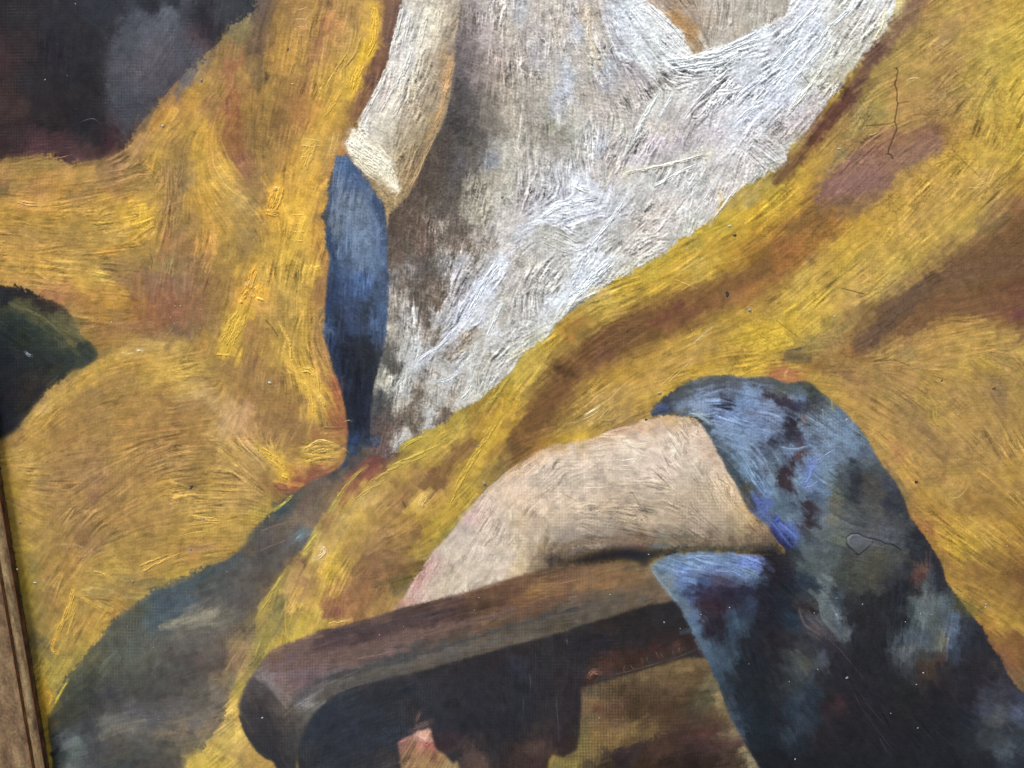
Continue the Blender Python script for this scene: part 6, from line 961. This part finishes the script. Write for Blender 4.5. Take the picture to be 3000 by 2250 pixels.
def loaded_stroke(L, pts, w, col, relief, rs):
    ln = np.hypot(*np.diff(np.array(pts), axis=0).T).sum()
    nu, nv = max(6, int(ln/2.6)), max(5, int(w/1.7)+2)
    p = spline(pts, nu); t = np.gradient(p, axis=0); t /= np.hypot(t[:, 0], t[:, 1])[:, None]+1e-9
    nrm = np.stack([-t[:, 1], t[:, 0]], 1); v = np.linspace(-1, 1, nv)
    u = np.linspace(0, 1, nu)
    wv = 1+.18*np.convolve(rs.randn(nu+20), np.ones(9)/3, 'same')[10:10+nu]*.6
    env = np.minimum(1, np.minimum(u/.12+.35, (1-u)/.22+.12))
    off = (v[None, :]*w*.5)*(wv*np.sqrt(env))[:, None]
    X = p[:, None, 0]+nrm[:, None, 0]*off; Y = p[:, None, 1]+nrm[:, None, 1]*off
    lane = rs.rand(nv); a0, a1 = rs.rand(nv)*.10, rs.rand(nv)*.28
    ends = np.clip((u[:, None]-a0)/.06, 0, 1)*np.clip((1-a1-u[:, None])/.10, 0, 1)
    k = np.ones(7)/7
    skip = np.stack([np.convolve(rs.randn(nu+6), k, 'valid') for _ in range(nv)], 1)*2.0
    relief *= 1 if w > 8 else .6
    body = (.35+.8*lane)[None, :]*(1-.35*v[None, :]**4)+.25*skip+.18*rs.randn(nu, nv)
    edge = np.clip((1-np.abs(v[None, :])-.12*rs.rand(nu, 1))*nv*.35, 0, 1)
    cover = ends*edge
    h = film_h(X, Y)*.5+relief*body
    h = h*cover-1.6*(1-cover)
    h = np.where((skip < -.75) & (w > 8), -1.6, h)
    dark = 1+.10*(body-.7)+.04*rs.randn(nu, nv)
    xi = np.clip(((X-X0)/PXW).astype(int), 0, GW-1); yi = np.clip(((Y-Y0)/PXW).astype(int), 0, GH-1)
    C = np.clip((col[None, None, :]*(.75 if w > 8 else .5)+img[yi, xi]*(.25 if w > 8 else .5))*dark[..., None]+rs.randn(nu, nv, 1)*.008, 0, 1)
    wx, wz = plane_np(X, Y)
    V = np.stack([wx, -h*RELIEF-1e-6, wz], -1).reshape(-1, 3)
    r, c = np.mgrid[0:nu-1, 0:nv-1]; a = (r*nv+c).reshape(-1)
    Q = np.stack([a, a+1, a+nv+1, a+nv], 1)
    e1, e2 = V[Q[0, 1]]-V[Q[0, 0]], V[Q[0, 3]]-V[Q[0, 0]]
    if np.cross(e1, e2)[1] > 0: Q = Q[:, ::-1]
    return np_mesh("brush_stroke", V, Q, lin(C).reshape(-1, 3), MATS.get(L, MATS["*"]), PARTS[L])

rs_ = np.random.RandomState(11)
for L, pts, w, col, r in marks():
    if r > 0: loaded_stroke(L, pts, w, col, r, rs_)

def speck_mat(name, col, rough, spec):
    m = simple_mat(name, col, rough, 4000, .2); m.node_tree.nodes["Principled BSDF"].inputs["Specular IOR Level"].default_value = spec; return m
SM = {'w': speck_mat("white_lead_lump", (.50, .49, .47), .35, .6), 'g': speck_mat("grey_dust", (.26, .25, .27), .6, .4), 'b': speck_mat("brown_spot", (.14, .08, .055), .6, .3),
      'o': speck_mat("ochre_dot", (.55, .38, .17), .5, .4), 'd': speck_mat("dark_spot", (.05, .04, .035), .7, .3)}
def lump_mesh(kind, seed):
    """a low rounded lump with an uneven outline, 1 m across before scaling"""
    rs = np.random.RandomState(seed); ns, nr = 12, 4; V = [(0, -.62, 0)]; rad = 1+.22*rs.randn(ns)
    rad = (rad+np.roll(rad, 1))/2
    for k in range(1, nr+1):
        f = k/nr
        for q in range(ns):
            a = 2*math.pi*q/ns; V.append((math.cos(a)*rad[q]*f, -.62*math.sqrt(max(0, 1-f*f))+(.25 if k == nr else 0)+.05*rs.randn(), math.sin(a)*rad[q]*f))
    F = [(0, 1+(q+1) % ns, 1+q) for q in range(ns)]
    for k in range(nr-1):
        for q in range(ns):
            a, b = 1+k*ns+q, 1+k*ns+(q+1) % ns; F.append((a, b, b+ns, a+ns))
    me = bpy.data.meshes.new("paint_speck"); me.from_pydata(V, [], F); me.materials.append(SM[kind])
    me.polygons.foreach_set("use_smooth", [True]*len(F)); return me
LM = {k: [lump_mesh(k, 3*i+5) for i in range(3)] for k in SM}
for i, (px, py, r, k) in enumerate(specks()):
    o = bpy.data.objects.new("paint_speck", LM[k][i % 3]); sc.collection.objects.link(o)
    q = plane_pt(px, py, max(0, float(film_h(px, py)))*RELIEF*.6); q.y = float(q.y)
    s_ = r*8e-5; flat = .14 if k in 'db' else .7
    o.parent = painting; o.matrix_parent_inverse = painting.matrix_basis.inverted()
    o.location = q; o.scale = (s_*(1+.25*rs_.randn()), s_*flat, s_*(1+.2*rs_.randn())); o.rotation_euler = (0, rs_.rand()*6.28, 0)

# the lifting flake of grey paint on the blue drape: a thin plate, hinged above, its lower left edge off the canvas
def flake():
    out = [(2481, 1576), (2496, 1566), (2514, 1565), (2532, 1573), (2552, 1582), (2560, 1588), (2549, 1600), (2535, 1612), (2516, 1626), (2500, 1612), (2489, 1603), (2480, 1592)]
    cx, cy = np.mean(out, 0); rings = 6; V = []; C = []
    rs = np.random.RandomState(4)
    for side in (0, 1):
        for k in range(rings+1):
            f = k/rings
            for (x, y) in out:
                X, Y = cx+(x-cx)*f, cy+(y-cy)*f
                lift = np.clip((2530-X)*.010+(Y-1580)*.007, .05, 1.2)*1.0e-4
                wx, wz = plane_np(X, Y)
                hh = float(film_h(X, Y))*RELIEF+lift+(1.2e-5 if side == 0 else 0)+rs.randn()*4e-6
                V.append((float(wx), -hh, float(wz)))
                g = img[int((Y-Y0)/PXW), int((X-X0)/PXW)]; C.append(g*1.0*(1+.03*rs.randn()))
    n = len(out); Q = []
    for side in (0, 1):
        b0 = side*(rings+1)*n
        for k in range(rings):
            for q in range(n):
                a, b = b0+k*n+q, b0+k*n+(q+1) % n
                Q.append((a, b, b+n, a+n) if side else (a, a+n, b+n, b))
    b0, b1 = rings*n, (2*rings+1)*n
    for q in range(n): Q.append((b0+q, b1+q, b1+(q+1) % n, b0+(q+1) % n))
    o = np_mesh("lifting_paint_flake", V, np.array(Q), lin(np.array(C)), MATS["P"], PARTS["P"])
flake()

# linen canvas and its wooden stretcher behind the paint film, seen only from the side
zt, zb = plane_pt(1500, -298).z, plane_pt(1500, 2545).z
def slab(name, x0, x1, y0, y1, z0, z1, mat, parent):
    v = [(x, y, z) for x in (x0, x1) for y in (y0, y1) for z in (z0, z1)]
    return mesh_obj(name, v, [(0, 1, 3, 2), (4, 6, 7, 5), (0, 4, 5, 1), (2, 3, 7, 6), (0, 2, 6, 4), (1, 5, 7, 3)], mat, parent, False)
XL, XR = plane_pt(-210, 1125).x, plane_pt(3430, 1125).x
slab("linen_canvas", XL, XR, 4e-4, 9e-4, zb, zt, linen, painting)

wl = mesh_obj("wall", [(-1.2, .03, -.9), (1.2, .03, -.9), (1.2, .03, .9), (-1.2, .03, .9)], [(0, 1, 2, 3)], simple_mat("plaster_wall", (.5, .48, .45), .9, 30, .05), None, False)
wl["kind"] = "structure"   # gallery wall behind the canvas
